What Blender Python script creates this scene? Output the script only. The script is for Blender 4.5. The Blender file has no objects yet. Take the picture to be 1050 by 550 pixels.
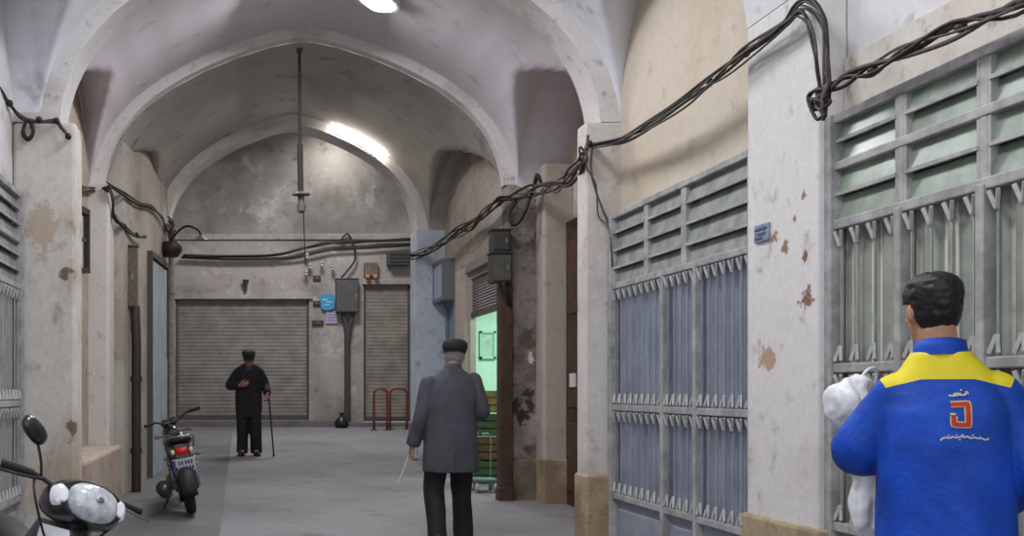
import bpy, bmesh, math, random
from mathutils import Vector, Matrix, Euler, noise
from mathutils.bvhtree import BVHTree
random.seed(7)
S = bpy.context.scene
COL = S.collection
F = 1100.0                      # focal length in pixels for a 1050 wide frame
EYE = 1.58                      # eye height over the street at the camera
SLOPE = 0.03636                 # the street climbs gently away from the camera
PI = math.pi

# ------------------------------------------------------------------ camera, world, lights
cam = bpy.data.cameras.new('camera')
cam.lens = F / 1050 * 36; cam.sensor_width = 36; cam.sensor_fit = 'HORIZONTAL'
cam.shift_x = (525 - 249) / 1050; cam.shift_y = (400 - 275) / 1050
cam.clip_start = 0.05
camo = bpy.data.objects.new('camera', cam); COL.objects.link(camo)
camo.location = (0, 0, EYE); camo.rotation_euler = (PI / 2, 0, 0)
S.camera = camo
S.view_settings.view_transform = 'Standard'; S.view_settings.look = 'None'
S.view_settings.gamma = 1; S.view_settings.use_curve_mapping = False
S.view_settings.exposure = 1.15
S.cycles.max_bounces = 8; S.cycles.diffuse_bounces = 5
wd = bpy.data.worlds.new('sky'); S.world = wd; wd.use_nodes = True
wd.node_tree.nodes['Background'].inputs[0].default_value = (0.84, 0.90, 1.0, 1)
wd.node_tree.nodes['Background'].inputs[1].default_value = 0.75

def area(name, loc, size, power, col=(1, 1, 1), rot=(0, 0, 0), size_y=None):
    l = bpy.data.lights.new(name, 'AREA'); l.energy = power; l.color = col
    l.shape = 'RECTANGLE' if size_y else 'DISK'; l.size = size
    if size_y: l.size_y = size_y
    o = bpy.data.objects.new(name, l); COL.objects.link(o)
    o.location = loc; o.rotation_euler = rot
    return o
COOL = (0.93, 0.95, 1.0); WARM = (1.0, 0.95, 0.87)
area('skylight_near', (0.5, 3.6, 4.85), 0.9, 45, COOL)
area('skylight_first_bay', (0.65, 6.85, 5.05), 1.6, 50, COOL)
area('skylight_second_bay', (0.65, 10.0, 5.2), 1.0, 42, COOL)
area('skylight_third_bay', (0.65, 13.4, 5.2), 0.5, 10, WARM)
area('skylight_far_hall', (1.2, 18.8, 6.7), 1.6, 130, COOL)
area('hall_end_fill', (1.9, 21.9, 6.75), 0.4, 9, WARM, (math.radians(25), 0, 0))  # unseen fill light added near the far wall top to make its bright patch
area('shop_lamp', (3.7, 13.2, 2.95), 0.9, 26, (0.78, 1.0, 0.88))

# ------------------------------------------------------------------ helpers
def fz(y): return SLOPE * y
def W(px, py, Y): return Vector(((px - 249) / F * Y, Y, EYE + (400 - py) / F * Y))
def onx(px, py, X): return W(px, py, X * F / (px - 249))
def lin(c): return tuple(((v / 255 / 12.92) if v / 255 <= 0.04045 else ((v / 255 + 0.055) / 1.055) ** 2.4) for v in c) + (1,)
def tag(o, label=None, cat=None, group=None, kind=None):
    if label: o['label'] = label
    if cat: o['category'] = cat
    if group: o['group'] = group
    if kind: o['kind'] = kind
    return o
def empty(name, loc, label, cat, rot=(0, 0, 0), group=None):
    o = bpy.data.objects.new(name, None); COL.objects.link(o)
    o.location = loc; o.rotation_euler = rot; o.empty_display_size = 0.1
    return tag(o, label, cat, group)

def plain(name, c, rough=0.6, metal=0.0, var=0.0, scale=20, c2=None, spec=0.4, bump=0.0, trans=0.0, coat=0.0):
    m = bpy.data.materials.new(name); m.use_nodes = True
    n = m.node_tree.nodes; l = m.node_tree.links; b = n['Principled BSDF']
    b.inputs['Base Color'].default_value = lin(c); b.inputs['Roughness'].default_value = rough
    b.inputs['Metallic'].default_value = metal; b.inputs['Specular IOR Level'].default_value = spec
    b.inputs['Transmission Weight'].default_value = trans; b.inputs['Coat Weight'].default_value = coat
    if var or bump or c2:
        tc = n.new('ShaderNodeTexCoord'); nz = n.new('ShaderNodeTexNoise')
        nz.inputs['Scale'].default_value = scale; nz.inputs['Detail'].default_value = 6; nz.inputs['Roughness'].default_value = 0.6
        l.new(tc.outputs['Object'], nz.inputs['Vector'])
        r = n.new('ShaderNodeValToRGB'); r.color_ramp.elements[0].position = 0.35; r.color_ramp.elements[1].position = 0.65
        k = 1 - var
        r.color_ramp.elements[0].color = lin(c2) if c2 else lin(tuple(v * k for v in c))
        r.color_ramp.elements[1].color = lin(c)
        l.new(nz.outputs['Fac'], r.inputs['Fac']); l.new(r.outputs['Color'], b.inputs['Base Color'])
        if bump:
            bp = n.new('ShaderNodeBump'); bp.inputs['Strength'].default_value = bump; bp.inputs['Distance'].default_value = 0.02
            l.new(nz.outputs['Fac'], bp.inputs['Height']); l.new(bp.outputs['Normal'], b.inputs['Normal'])
    return m

def plaster(name, c, dirt, scale=1.3, lo=0.48, hi=0.72, streak=0.0, fine=0.12, spots=(), bump=0.25, dirt2=None, stretch=(1, 1, 1)):
    """limewash plaster: base colour, blotches of dirt, fine mottling, optional chipped spots [(loc, radius, colour)]"""
    m = bpy.data.materials.new(name); m.use_nodes = True
    n = m.node_tree.nodes; l = m.node_tree.links; b = n['Principled BSDF']
    b.inputs['Roughness'].default_value = 0.85; b.inputs['Specular IOR Level'].default_value = 0.2
    tc = n.new('ShaderNodeTexCoord'); mp = n.new('ShaderNodeMapping'); l.new(tc.outputs['Object'], mp.inputs['Vector'])
    mp.inputs['Scale'].default_value = stretch
    def nz(s, d=8, r=0.62, src=mp):
        t = n.new('ShaderNodeTexNoise'); t.inputs['Scale'].default_value = s; t.inputs['Detail'].default_value = d
        t.inputs['Roughness'].default_value = r; l.new(src.outputs['Vector'], t.inputs['Vector']); return t
    def ramp(t, a, bb):
        r = n.new('ShaderNodeMapRange'); r.inputs['From Min'].default_value = a; r.inputs['From Max'].default_value = bb
        r.interpolation_type = 'SMOOTHSTEP'; l.new(t, r.inputs['Value']); return r.outputs['Result']
    def mix(f, a, c2, mode='MIX'):
        x = n.new('ShaderNodeMix'); x.data_type = 'RGBA'; x.blend_type = mode
        if isinstance(f, float): x.inputs[0].default_value = f
        else: l.new(f, x.inputs[0])
        if isinstance(a, tuple): x.inputs[6].default_value = a
        else: l.new(a, x.inputs[6])
        x.inputs[7].default_value = c2 if isinstance(c2, tuple) else (0, 0, 0, 1)
        if not isinstance(c2, tuple): l.new(c2, x.inputs[7])
        return x.outputs[2]
    big = nz(scale); med = nz(scale * 6); fin = nz(scale * 26, 4)
    out = mix(ramp(big.outputs['Fac'], lo, hi), lin(c), lin(dirt))
    if dirt2:
        o2 = nz(scale * 2.1, 10, 0.7); out = mix(ramp(o2.outputs['Fac'], 0.54, 0.66), out, lin(dirt2))
    out = mix(ramp(med.outputs['Fac'], 0.55, 0.8), out, lin(tuple(0.75 * v for v in dirt)))
    f = ramp(fin.outputs['Fac'], 0.3, 0.75)
    g = n.new('ShaderNodeMath'); g.operation = 'MULTIPLY'; g.inputs[1].default_value = fine; l.new(f, g.inputs[0])
    out = mix(g.outputs[0], out, lin(tuple(0.55 * v for v in dirt)))
    for loc, rad, colr in spots:
        d = n.new('ShaderNodeVectorMath'); d.operation = 'DISTANCE'; d.inputs[1].default_value = loc
        l.new(tc.outputs['Object'], d.inputs[0])
        sub = n.new('ShaderNodeMath'); sub.operation = 'MULTIPLY_ADD'; sub.inputs[1].default_value = 1 / rad; sub.inputs[2].default_value = 0
        l.new(d.outputs['Value'], sub.inputs[0])
        w = n.new('ShaderNodeTexNoise')
        w.inputs['Scale'].default_value = 1.1 / rad; w.inputs['Detail'].default_value = 7; w.inputs['Roughness'].default_value = 0.72
        l.new(tc.outputs['Object'], w.inputs['Vector'])
        s2 = n.new('ShaderNodeMath'); s2.operation = 'MULTIPLY_ADD'; s2.inputs[1].default_value = 3.2; l.new(w.outputs['Fac'], s2.inputs[0])
        s3 = n.new('ShaderNodeMath'); s3.operation = 'SUBTRACT'; l.new(s2.outputs[0], s3.inputs[0]); l.new(sub.outputs[0], s3.inputs[1])
        s2.inputs[2].default_value = 0.0
        out = mix(ramp(s3.outputs[0], 1.05, 1.25), out, lin(colr))
    l.new(out, b.inputs['Base Color'])
    bp = n.new('ShaderNodeBump'); bp.inputs['Strength'].default_value = bump; bp.inputs['Distance'].default_value = 0.03
    l.new(med.outputs['Fac'], bp.inputs['Height']); l.new(bp.outputs['Normal'], b.inputs['Normal'])
    return m

def emit(name, c, s):
    m = bpy.data.materials.new(name); m.use_nodes = True; b = m.node_tree.nodes['Principled BSDF']
    b.inputs['Base Color'].default_value = lin(c); b.inputs['Emission Color'].default_value = lin(c); b.inputs['Emission Strength'].default_value = s
    return m

def catmull(P, n=6):
    P = [Vector(p) for p in P]
    if len(P) < 3: return [P[0].lerp(P[-1], i / n) for i in range(n + 1)]
    Q = [P[0] * 2 - P[1]] + P + [P[-1] * 2 - P[-2]]; out = []
    for i in range(1, len(Q) - 2):
        a, b, c, d = Q[i - 1:i + 3]
        for k in range(n):
            t = k / n
            out.append(0.5 * (2 * b + (c - a) * t + (2 * a - 5 * b + 4 * c - d) * t * t + (3 * b - a - 3 * c + d) * t ** 3))
    out.append(P[-1]); return out

class MB:
    def __init__(s): s.v = []; s.f = []; s.mi = []; s.cur = 0
    def add(s, vs, fs):
        o = len(s.v); s.v += [Vector(p) for p in vs]
        for f in fs: s.f.append([i + o for i in f]); s.mi.append(s.cur)
    def box(s, x0, x1, y0, y1, z0, z1, M=None):
        v = [(x, y, z) for z in (z0, z1) for y in (y0, y1) for x in (x0, x1)]
        if M is not None: v = [M @ Vector(p) for p in v]
        s.add(v, [(0, 2, 3, 1), (4, 5, 7, 6), (0, 1, 5, 4), (2, 6, 7, 3), (0, 4, 6, 2), (1, 3, 7, 5)]); return s
    def bar(s, a, b, w, h=None, up=(0, 0, 1)):
        """box beam from a to b, section w x h"""
        a = Vector(a); b = Vector(b); h = h or w; d = (b - a).normalized(); u = Vector(up)
        if abs(d.dot(u)) > 0.98: u = Vector((1, 0, 0))
        r = d.cross(u).normalized(); u = r.cross(d)
        v = [p + r * (w / 2 * i) + u * (h / 2 * j) for p in (a, b) for i, j in ((-1, -1), (1, -1), (1, 1), (-1, 1))]
        s.add(v, [(3, 2, 1, 0), (4, 5, 6, 7), (0, 1, 5, 4), (1, 2, 6, 5), (2, 3, 7, 6), (3, 0, 4, 7)]); return s
    def tube(s, P, r, seg=8, smooth=0, flat=None, cap=True, up=None):
        P = [Vector(p) for p in P]; R = list(r) if isinstance(r, (list, tuple)) else [r] * len(P)
        if smooth and len(P) > 2:
            n = smooth; Pn = catmull(P, n); Rn = [x[0] for x in catmull([(q, 0, 0) for q in R], n)]; P, R = Pn, Rn
        elif smooth:
            P2 = [P[0].lerp(P[1], i / smooth) for i in range(smooth + 1)]; R = [R[0] + (R[1] - R[0]) * i / smooth for i in range(smooth + 1)]; P = P2
        vs = []; fs = []; u = None
        for i, p in enumerate(P):
            d = (P[min(i + 1, len(P) - 1)] - P[max(i - 1, 0)]).normalized()
            if u is None:
                u = Vector(up) if up else (Vector((0, 0, 1)) if abs(d.z) < 0.9 else Vector((0, 1, 0)))
            u = (u - d * u.dot(d)); u = u.normalized() if u.length > 1e-6 else d.orthogonal().normalized()
            w = d.cross(u)
            for k in range(seg):
                a = 2 * PI * k / seg
                vs.append(p + (w * math.cos(a) * (flat or 1) + u * math.sin(a)) * R[i])
        for i in range(len(P) - 1):
            for k in range(seg):
                k2 = (k + 1) % seg
                fs.append((i * seg + k, i * seg + k2, (i + 1) * seg + k2, (i + 1) * seg + k))
        if cap:
            fs.append(tuple(range(seg))[::-1]); fs.append(tuple((len(P) - 1) * seg + k for k in range(seg)))
        s.add(vs, fs); return s
    def loft(s, secs, cap=True):
        n = len(secs[0]); vs = [p for q in secs for p in q]; fs = []
        for i in range(len(secs) - 1):
            for k in range(n):
                k2 = (k + 1) % n; fs.append((i * n + k, i * n + k2, (i + 1) * n + k2, (i + 1) * n + k))
        if cap: fs.append(tuple(range(n))[::-1]); fs.append(tuple((len(secs) - 1) * n + k for k in range(n)))
        s.add(vs, fs); return s
    def stack(s, rows, seg=24, M=None, e=2.0, cap=True):
        """rows: (cx, cy, z, rx, ry) superellipse sections stacked in z"""
        secs = []
        for cx, cy, z, rx, ry in rows:
            q = []
            for k in range(seg):
                a = 2 * PI * k / seg; c, sn = math.cos(a), math.sin(a)
                p = Vector((cx + rx * math.copysign(abs(c) ** (2 / e), c), cy + ry * math.copysign(abs(sn) ** (2 / e), sn), z))
                q.append(M @ p if M is not None else p)
            secs.append(q)
        return s.loft(secs, cap)
    def ball(s, c, r, seg=14, rings=9, M=None):
        r = r if isinstance(r, (tuple, list)) else (r, r, r); rows = []
        c = Vector(c); secs = []
        for i in range(rings + 1):
            t = -PI / 2 + PI * i / rings; q = []
            for k in range(seg):
                a = 2 * PI * k / seg; e = max(math.cos(t), 0.02)
                p = Vector((r[0] * e * math.cos(a), r[1] * e * math.sin(a), r[2] * math.sin(t)))
                q.append(c + (M @ p if M is not None else p))
            secs.append(q)
        return s.loft(secs)
    def lathe(s, prof, M=None, seg=20, cap=False):
        """prof: (r, h) around local z"""
        secs = []
        for r, h in prof:
            q = [Vector((max(r, 1e-4) * math.cos(2 * PI * k / seg), max(r, 1e-4) * math.sin(2 * PI * k / seg), h)) for k in range(seg)]
            secs.append([M @ p if M is not None else p for p in q])
        return s.loft(secs, cap)
    def prism(s, poly, d, M=None):
        """poly in local xy extruded along z by d"""
        n = len(poly); v = [Vector((p[0], p[1], 0)) for p in poly] + [Vector((p[0], p[1], d)) for p in poly]
        if M is not None: v = [M @ p for p in v]
        s.add(v, [tuple(range(n))[::-1], tuple(range(n, 2 * n))] + [(k, (k + 1) % n, n + (k + 1) % n, n + k) for k in range(n)]); return s
    def mesh(s, name, mats):
        me = bpy.data.meshes.new(name); me.from_pydata([tuple(p) for p in s.v], [], s.f)
        for m in mats: me.materials.append(m)
        me.polygons.foreach_set('material_index', s.mi)
        bm = bmesh.new(); bm.from_mesh(me); bmesh.ops.recalc_face_normals(bm, faces=bm.faces); bm.to_mesh(me); bm.free()
        me.update(); return me
    def build(s, name, mat, parent=None, smooth=False, bevel=0.0, label=None, cat=None, group=None, kind=None, local=True):
        mats = mat if isinstance(mat, list) else [mat]
        me = s.mesh(name, mats); o = bpy.data.objects.new(name, me); COL.objects.link(o)
        if parent is not None:
            o.parent = parent
            if not local: o.matrix_parent_inverse = world_of(parent).inverted()
        if smooth:
            me.polygons.foreach_set('use_smooth', [True] * len(me.polygons))
            if smooth == 'auto':
                for e in me.edges: pass
                try: me.set_sharp_from_angle(angle=math.radians(40))
                except Exception: pass
        if bevel:
            b = o.modifiers.new('bevel', 'BEVEL'); b.width = bevel; b.segments = 2; b.limit_method = 'ANGLE'
        return tag(o, label, cat, group, kind)
def world_of(o):
    m = Matrix.LocRotScale(o.location, o.rotation_euler, o.scale)
    return (world_of(o.parent) @ o.matrix_parent_inverse @ m) if o.parent else m
def remesh(mb, voxel, smooth=6, factor=0.5):
    """fuse overlapping closed shapes of a builder into one continuous surface"""
    me = mb.mesh('tmp', []); o = bpy.data.objects.new('tmp', me); COL.objects.link(o)
    r = o.modifiers.new('r', 'REMESH'); r.mode = 'VOXEL'; r.voxel_size = voxel
    if smooth:
        sm = o.modifiers.new('s', 'SMOOTH'); sm.iterations = smooth; sm.factor = factor
    dg = bpy.context.evaluated_depsgraph_get(); ev = o.evaluated_get(dg)
    out = bpy.data.meshes.new_from_object(ev); bpy.data.objects.remove(o); bpy.data.meshes.remove(me)
    return out
def link_mesh(name, me, mat, parent=None, smooth=True):
    me.materials.clear(); me.materials.append(mat)
    me.polygons.foreach_set('use_smooth', [smooth] * len(me.polygons)); me.polygons.foreach_set('material_index', [0] * len(me.polygons))
    o = bpy.data.objects.new(name, me); COL.objects.link(o); o.parent = parent
    return o
def structure(mb, name, mat, **k): return mb.build(name, mat, kind='structure', **k)

# ------------------------------------------------------------------ materials of the setting
WHITE = plaster('limewash white', (214, 212, 212), (190, 184, 178), 0.9, fine=0.08)
chips = [(onx(806, 252, 2.68), 0.07, (146, 116, 92)), (onx(824, 200, 2.68), 0.05, (140, 110, 92)), (onx(826, 262, 2.68), 0.05, (128, 96, 76)), (onx(828, 306, 2.68), 0.12, (132, 98, 84)),
         (onx(786, 366, 2.68), 0.14, (176, 146, 128)), (onx(794, 243, 2.68), 0.06, (150, 120, 96)), (onx(815, 225, 2.68), 0.04, (150, 120, 100))]
PILLAR_NEAR = plaster('limewash with chipped paint', (212, 208, 206), (190, 180, 172), 1.0, fine=0.1, spots=chips)
PILLAR = plaster('worn limewash', (206, 200, 195), (182, 172, 162), 1.2, fine=0.12)
PILLAR_L = plaster('stained limewash', (206, 200, 192), (172, 156, 138), 0.9, lo=0.45, hi=0.68, fine=0.16, stretch=(1, 1, 0.7), spots=[(W(76, 442, 8.0), 0.12, (120, 100, 84)), (W(69, 282, 8.0), 0.09, (112, 98, 86)), (W(42, 235, 8.0), 0.3, (182, 166, 150))])
BEIGEW = plaster('beige limewash', (206, 198, 188), (180, 166, 150), 1.6, fine=0.12)
VAULTW = plaster('white vault plaster', (222, 222, 228), (206, 204, 208), 0.5, fine=0.03, bump=0.1)
VAULT = plaster('vault plaster', (208, 202, 208), (196, 188, 192), 0.5, fine=0.05, bump=0.12)
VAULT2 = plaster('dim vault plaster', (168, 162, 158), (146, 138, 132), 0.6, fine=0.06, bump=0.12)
TAN = plaster('tan mud plaster', (202, 190, 173), (187, 171, 150), 0.7, fine=0.1, bump=0.2)
PINKTAN = plaster('pinkish mud plaster', (182, 166, 152), (154, 136, 122), 1.0, lo=0.42, hi=0.66, fine=0.16)
TANGREY = plaster('tan grey plaster', (180, 172, 162), (154, 144, 134), 1.0, lo=0.42, hi=0.66, fine=0.16)
GREYTAN = plaster('soot stained plaster', (160, 150, 142), (112, 102, 94), 1.4, lo=0.42, hi=0.62, fine=0.22, dirt2=(88, 78, 70),
    spots=[(W(541, 412, 11.38), 0.34, (62, 52, 46)), (W(538, 350, 11.38), 0.2, (96, 84, 76)), (W(543, 366, 11.38), 0.1, (206, 200, 194))])
COLUMN = plaster('beige column render', (178, 166, 156), (158, 144, 132), 1.2, fine=0.12)
STONE = plaster('plinth stone', (176, 158, 130), (140, 122, 98), 2.5, lo=0.4, hi=0.65, fine=0.25)
STONE_D = plaster('dark plinth stone', (120, 110, 96), (92, 84, 74), 2.5, lo=0.4, hi=0.65, fine=0.25)
BLUEWALL = plaster('pale blue plaster', (192, 200, 214), (164, 170, 182), 1.5, lo=0.45, hi=0.7, fine=0.16, dirt2=(150, 152, 158))
FARWALL = plaster('patched far plaster', (152, 148, 144), (118, 114, 110), 0.55, lo=0.4, hi=0.62, fine=0.14, dirt2=(176, 172, 170))
FARSTONE = plaster('far rendered stone', (168, 160, 154), (138, 130, 122), 0.9, lo=0.42, hi=0.66, fine=0.16, dirt2=(186, 180, 172))
ARCHTRIM = plaster('arch limewash', (208, 204, 202), (180, 170, 160), 1.6, fine=0.1, bump=0.15)
MINT = plain('mint painted wall', (196, 226, 208), 0.6, var=0.05, scale=3)
def floor_mat():
    m = plaster('worn concrete paving', (132, 130, 132), (112, 110, 112), 0.45, lo=0.4, hi=0.7, fine=0.14, bump=0.15)
    return m
FLOOR = floor_mat()
KERB = plaster('kerb stone', (112, 108, 106), (88, 84, 82), 1.5, fine=0.2)

# ------------------------------------------------------------------ the setting
f = MB(); ys = [-6 + i * 1.0 for i in range(31)]
for i in range(len(ys) - 1):
    a, b = ys[i], ys[i + 1]
    f.add([(-7, a, fz(a)), (8, a, fz(a)), (8, b, fz(b)), (-7, b, fz(b))], [(0, 1, 2, 3)])
structure(f, 'floor', FLOOR)
f = MB(); ys = [8.4 + i * 1.0 for i in range(15)]                     # darker gutter strip along the left wall
f.loft([[(-1.75, y, fz(y) - 0.02), (-0.2, y, fz(y) - 0.02), (-0.2, y, fz(y) + 0.006), (-1.75, y, fz(y) + 0.006)] for y in [2.0] + ys])
structure(f, 'floor', plaster('darker worn paving', (114, 112, 114), (96, 94, 96), 0.7, lo=0.4, hi=0.7, fine=0.16, bump=0.2))

PROF = [(1, 0), (.985, .12), (.955, .25), (.9, .385), (.8, .54), (.665, .675), (.5, .795), (.33, .89), (.17, .96), (.06, .992), (0, 1.0)]
def prof_v(u):
    u = min(abs(u), 1.0)
    for (u1, v1), (u0, v0) in zip(PROF[:-1], PROF[1:]):
        if u0 <= u <= u1: return v0 + (v1 - v0) * (u - u0) / max(u1 - u0, 1e-9)
    return 0.0
_dense = [Vector((p[0], p[1], 0)) for p in PROF]
_dense = catmull(_dense, 5)
def arch_curve(xc, a, zs, rise):
    R = [(xc + a * p.x, zs + rise * p.y) for p in _dense]
    return R + [(2 * xc - x, z) for x, z in reversed(R[:-1])]         # right springing -> apex -> left springing
def arch(name, y0, y1, xc, a, zs, rise, mat, xl, xr, ztop):
    m = MB(); c = arch_curve(xc, a, zs, rise)
    poly = c + [(xl, zs), (xl, ztop), (xr, ztop), (xr, zs)]
    n = len(c); vs = []; fs = []
    out = []
    for x, z in c:                                                     # outer boundary matched point by point
        out.append((x, ztop))
    out[0] = (c[0][0], ztop); out[-1] = (c[-1][0], ztop)
    for y in (y0, y1):
        vs += [(x, y, z) for x, z in c] + [(x, y, z) for x, z in out]
    N = 2 * n
    for i in range(n - 1):
        fs += [(i, i + 1, n + i + 1, n + i), (N + i, N + n + i, N + n + i + 1, N + i + 1), (i, N + i, N + i + 1, i + 1), (n + i, n + i + 1, N + n + i + 1, N + n + i)]
    m.add(vs, fs)
    m.box(xl, 2 * xc - c[0][0], y0, y1, zs, ztop); m.box(c[0][0], xr, y0, y1, zs, ztop)
    return structure(m, name, mat, bevel=0.0)

def smax(a, b, k=0.07):
    h = max(k - abs(a - b), 0) / k
    return max(a, b) + h * h * k * 0.25
def nodes(lo, hi, xc, a, n):
    """sample points denser near the springings xc +- a"""
    s = set([lo, hi])
    for i in range(n + 1):
        x = xc + a * math.sin(-PI / 2 + PI * i / n); 
        if lo <= x <= hi: s.add(round(x, 4))
    for i in range(7):
        s.add(round(lo + (max(lo, xc - a) - lo) * i / 6, 4)); s.add(round(hi + (min(hi, xc + a) - hi) * i / 6, 4))
    return sorted(s)
def vault(name, y0, y1, xl, xr, A, B, zl, risel, mat):
    """cross vault between two arch sections A and B = (xc, a, zs, rise); lateral lunettes of spring zl and rise risel"""
    m = MB(); yc = (y0 + y1) / 2; L = (y1 - y0) / 2; vs = []; fs = []
    n1 = 56; us = sorted(set([round(math.sin(-PI / 2 + PI * i / n1), 4) for i in range(n1 + 1)])); yy = nodes(y0, y1, yc, L, 44); n = len(us) + 12
    for y in yy:
        t = (y - y0) / (y1 - y0); xc, a, zs, rise = [p + (q - p) * t for p, q in zip(A, B)]
        xs = [xl + (xc - a - xl) * i / 6 for i in range(6)] + [xc + a * u for u in us] + [xr + (xc + a - xr) * (1 - i / 6) for i in range(1, 7)]
        z2 = zl + risel * (1 - min(abs((y - yc) / L), 1) ** 1.25) ** 0.55
        for x in xs:
            u = (x - xc) / a; z1 = zs + rise * prof_v(u) if abs(u) <= 1 else -9
            vs.append((x, y, smax(z1, z2 - 0.9 * max(0, a - abs(x - xc)))))
    for j in range(len(yy) - 1):
        for i in range(n - 1): fs.append((j * n + i, j * n + i + 1, (j + 1) * n + i + 1, (j + 1) * n + i))
    m.add(vs, fs)
    return structure(m, name, mat, smooth=True)

XC = 0.65
A0 = (XC, 2.03, 3.5, 1.5); A1 = (XC, 2.02, 3.58, 1.5); A2 = (XC, 2.13, 3.76, 1.57); A3 = (0.69, 1.75, 3.83, 1.47)
grow = lambda s, d, e=0: (s[0], s[1] + d, s[2] + e, s[3] + d * 0.9)
vault('ceiling', 2.3, 5.0, -1.72, 2.82, grow(A0, .15, -.05), grow(A0, .15, -.02), 3.45, 1.25, VAULTW)
vault('ceiling', 5.7, 8.0, -1.72, 2.82, grow(A0, .15), grow(A1, .15), 3.65, 1.25, VAULTW)
vault('ceiling', 8.35, 11.4, -1.62, 3.42, grow(A1, .2), grow(A2, .13), 3.6, 1.15, VAULT)
vault('ceiling', 11.55, 15.0, -1.5, 2.82, A2, grow(A3, .15), 3.72, 1.0, VAULT2)
vault('ceiling', 15.5, 22.6, -2.4, 4.4, (1.0, 3.3, 4.6, 2.5), (1.0, 3.3, 4.6, 2.5), 4.6, 1.7, VAULT2)
arch('trim_1', 1.9, 2.3, XC, 2.0, 3.4, 1.5, WHITE, -2.2, 3.3, 5.6)
arch('trim_2', 5.0, 5.7, *A0, WHITE, -2.2, 3.3, 5.7)
arch('trim_3', 8.0, 8.35, *A1, ARCHTRIM, -2.2, 3.9, 5.8)
arch('trim_4', 11.4, 11.55, *A2, ARCHTRIM, -2.2, 3.9, 5.9)
arch('trim_5', 15.0, 15.5, *A3, ARCHTRIM, -2.6, 4.6, 7.6)

def wall(name, mat, *boxes, **k):
    m = MB()
    for b in boxes: m.box(*b)
    return structure(m, name, mat, **k)
# right-hand side
wall('wall_right', WHITE, (2.82, 3.3, -1.5, 5.0, 3.12, 5.6))
wall('wall_right', BEIGEW, (2.80, 3.3, -1.5, 4.99, -0.2, 3.12))
wall('wall_right', TAN, (2.82, 3.3, 5.0, 8.2, -0.1, 5.7))
wall('wall_right', TAN, (3.42, 3.9, 8.2, 11.6, 0, 5.8))
wall('pillar', PILLAR_NEAR, (2.68, 2.82, 5.0, 5.7, 0.1, 3.5), bevel=0.012)
wall('pillar', PILLAR, (2.56, 2.95, 8.0, 8.22, 0.2, 3.58), (2.95, 3.42, 8.05, 8.2, 0.2, 3.58), bevel=0.015)
wall('baseboard_right', STONE, (2.545, 2.83, 7.95, 8.25, 0.2, 0.945), bevel=0.02)
wall('baseboard_right', STONE, (2.66, 2.79, 4.96, 5.74, 0.1, 0.93), bevel=0.02)
wall('pillar', GREYTAN, (2.80, 3.15, 11.38, 11.62, 0.3, 3.76), bevel=0.03)
wall('pillar', COLUMN, (3.11, 3.44, 11.1, 11.4, 0.3, 3.93), bevel=0.03)
wall('baseboard_right', STONE_D, (2.785, 3.12, 11.33, 11.62, 0.3, 0.84), bevel=0.015)
wall('baseboard_right', STONE, (3.10, 3.46, 11.06, 11.5, 0.3, 0.86), bevel=0.015)
wall('wall_right', TANGREY, (2.82, 3.1, 11.62, 15.0, 2.95, 5.9), (2.82, 2.89, 13.3, 14.35, 0.3, 2.95))
wall('pillar', COLUMN, (2.74, 2.86, 13.32, 13.85, 0.4, 3.1), bevel=0.03)
wall('wall_right', BLUEWALL, (2.42, 3.3, 14.98, 15.5, 0.4, 3.83), bevel=0.02)
wall('wall_shop', MINT, (2.9, 5.2, 14.7, 14.85, 0.3, 3.1), (5.1, 5.25, 11.5, 14.8, 0.3, 3.1), (3.2, 5.2, 11.5, 11.6, 0.3, 3.1), (2.9, 5.2, 11.5, 14.8, 3.05, 3.15))
# left-hand side
wall('wall_left', WHITE, (-2.2, -1.72, -1.5, 8.1, -0.2, 5.7))
wall('pillar', PILLAR_L, (-1.72, -1.245, 8.0, 8.32, 0.2, 3.58), bevel=0.03)
wall('wall_left', PINKTAN, (-2.2, -1.62, 8.1, 11.5, 0.2, 5.8))
wall('baseboard_left', PINKTAN, (-1.66, -1.27, 8.32, 11.28, 0.25, 1.0), bevel=0.03)
wall('pillar', PILLAR, (-1.66, -1.40, 11.25, 11.7, 0.3, 3.76), bevel=0.03)
m = MB(); m.loft([[(-1.30, 11.7, z), (-1.05, 15.05, z), (-1.9, 15.05, z), (-1.9, 11.7, z)] for z in (0.3, 5.9)]); structure(m, 'wall_left', TANGREY)
wall('pillar', PILLAR, (-2.4, -1.055, 14.98, 15.5, 0.4, 3.83), bevel=0.03)
# far hall
wall('wall_back', FARWALL, (-3.5, 5.5, 22.62, 23.0, 4.75, 8.2))
X = lambda px: (px - 249) / F * 22.6
Zf = lambda py: EYE + (400 - py) / F * 22.6
wall('wall_back', FARSTONE, (-3.5, X(180), 22.62, 23, 0.6, 4.75), (X(317), X(373), 22.62, 23, 0.6, 4.75), (X(421), 5.5, 22.62, 23, 0.6, 4.75),
     (X(180), X(317), 22.62, 23, Zf(307), 4.75), (X(373), X(421), 22.62, 23, Zf(292), 4.75))
wall('trim_6', FARSTONE, (X(176), X(321), 22.55, 22.64, Zf(307), Zf(300)), (X(371), X(424), 22.55, 22.64, Zf(292), Zf(286)), (-3.4, 5.4, 22.56, 22.63, Zf(246), Zf(240)), bevel=0.01)
wall('wall_left', TANGREY, (-2.8, -2.38, 15.4, 22.7, 0.4, 6.5))
wall('wall_right', TANGREY, (4.38, 4.8, 15.4, 22.7, 0.4, 6.5))
wall('kerb', KERB, (-3.3, X(345), 22.2, 22.65, 0.6, fz(22.2) + 0.14), (X(345), 5, 22.3, 22.65, 0.6, fz(22.2) + 0.09), bevel=0.02)

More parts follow.
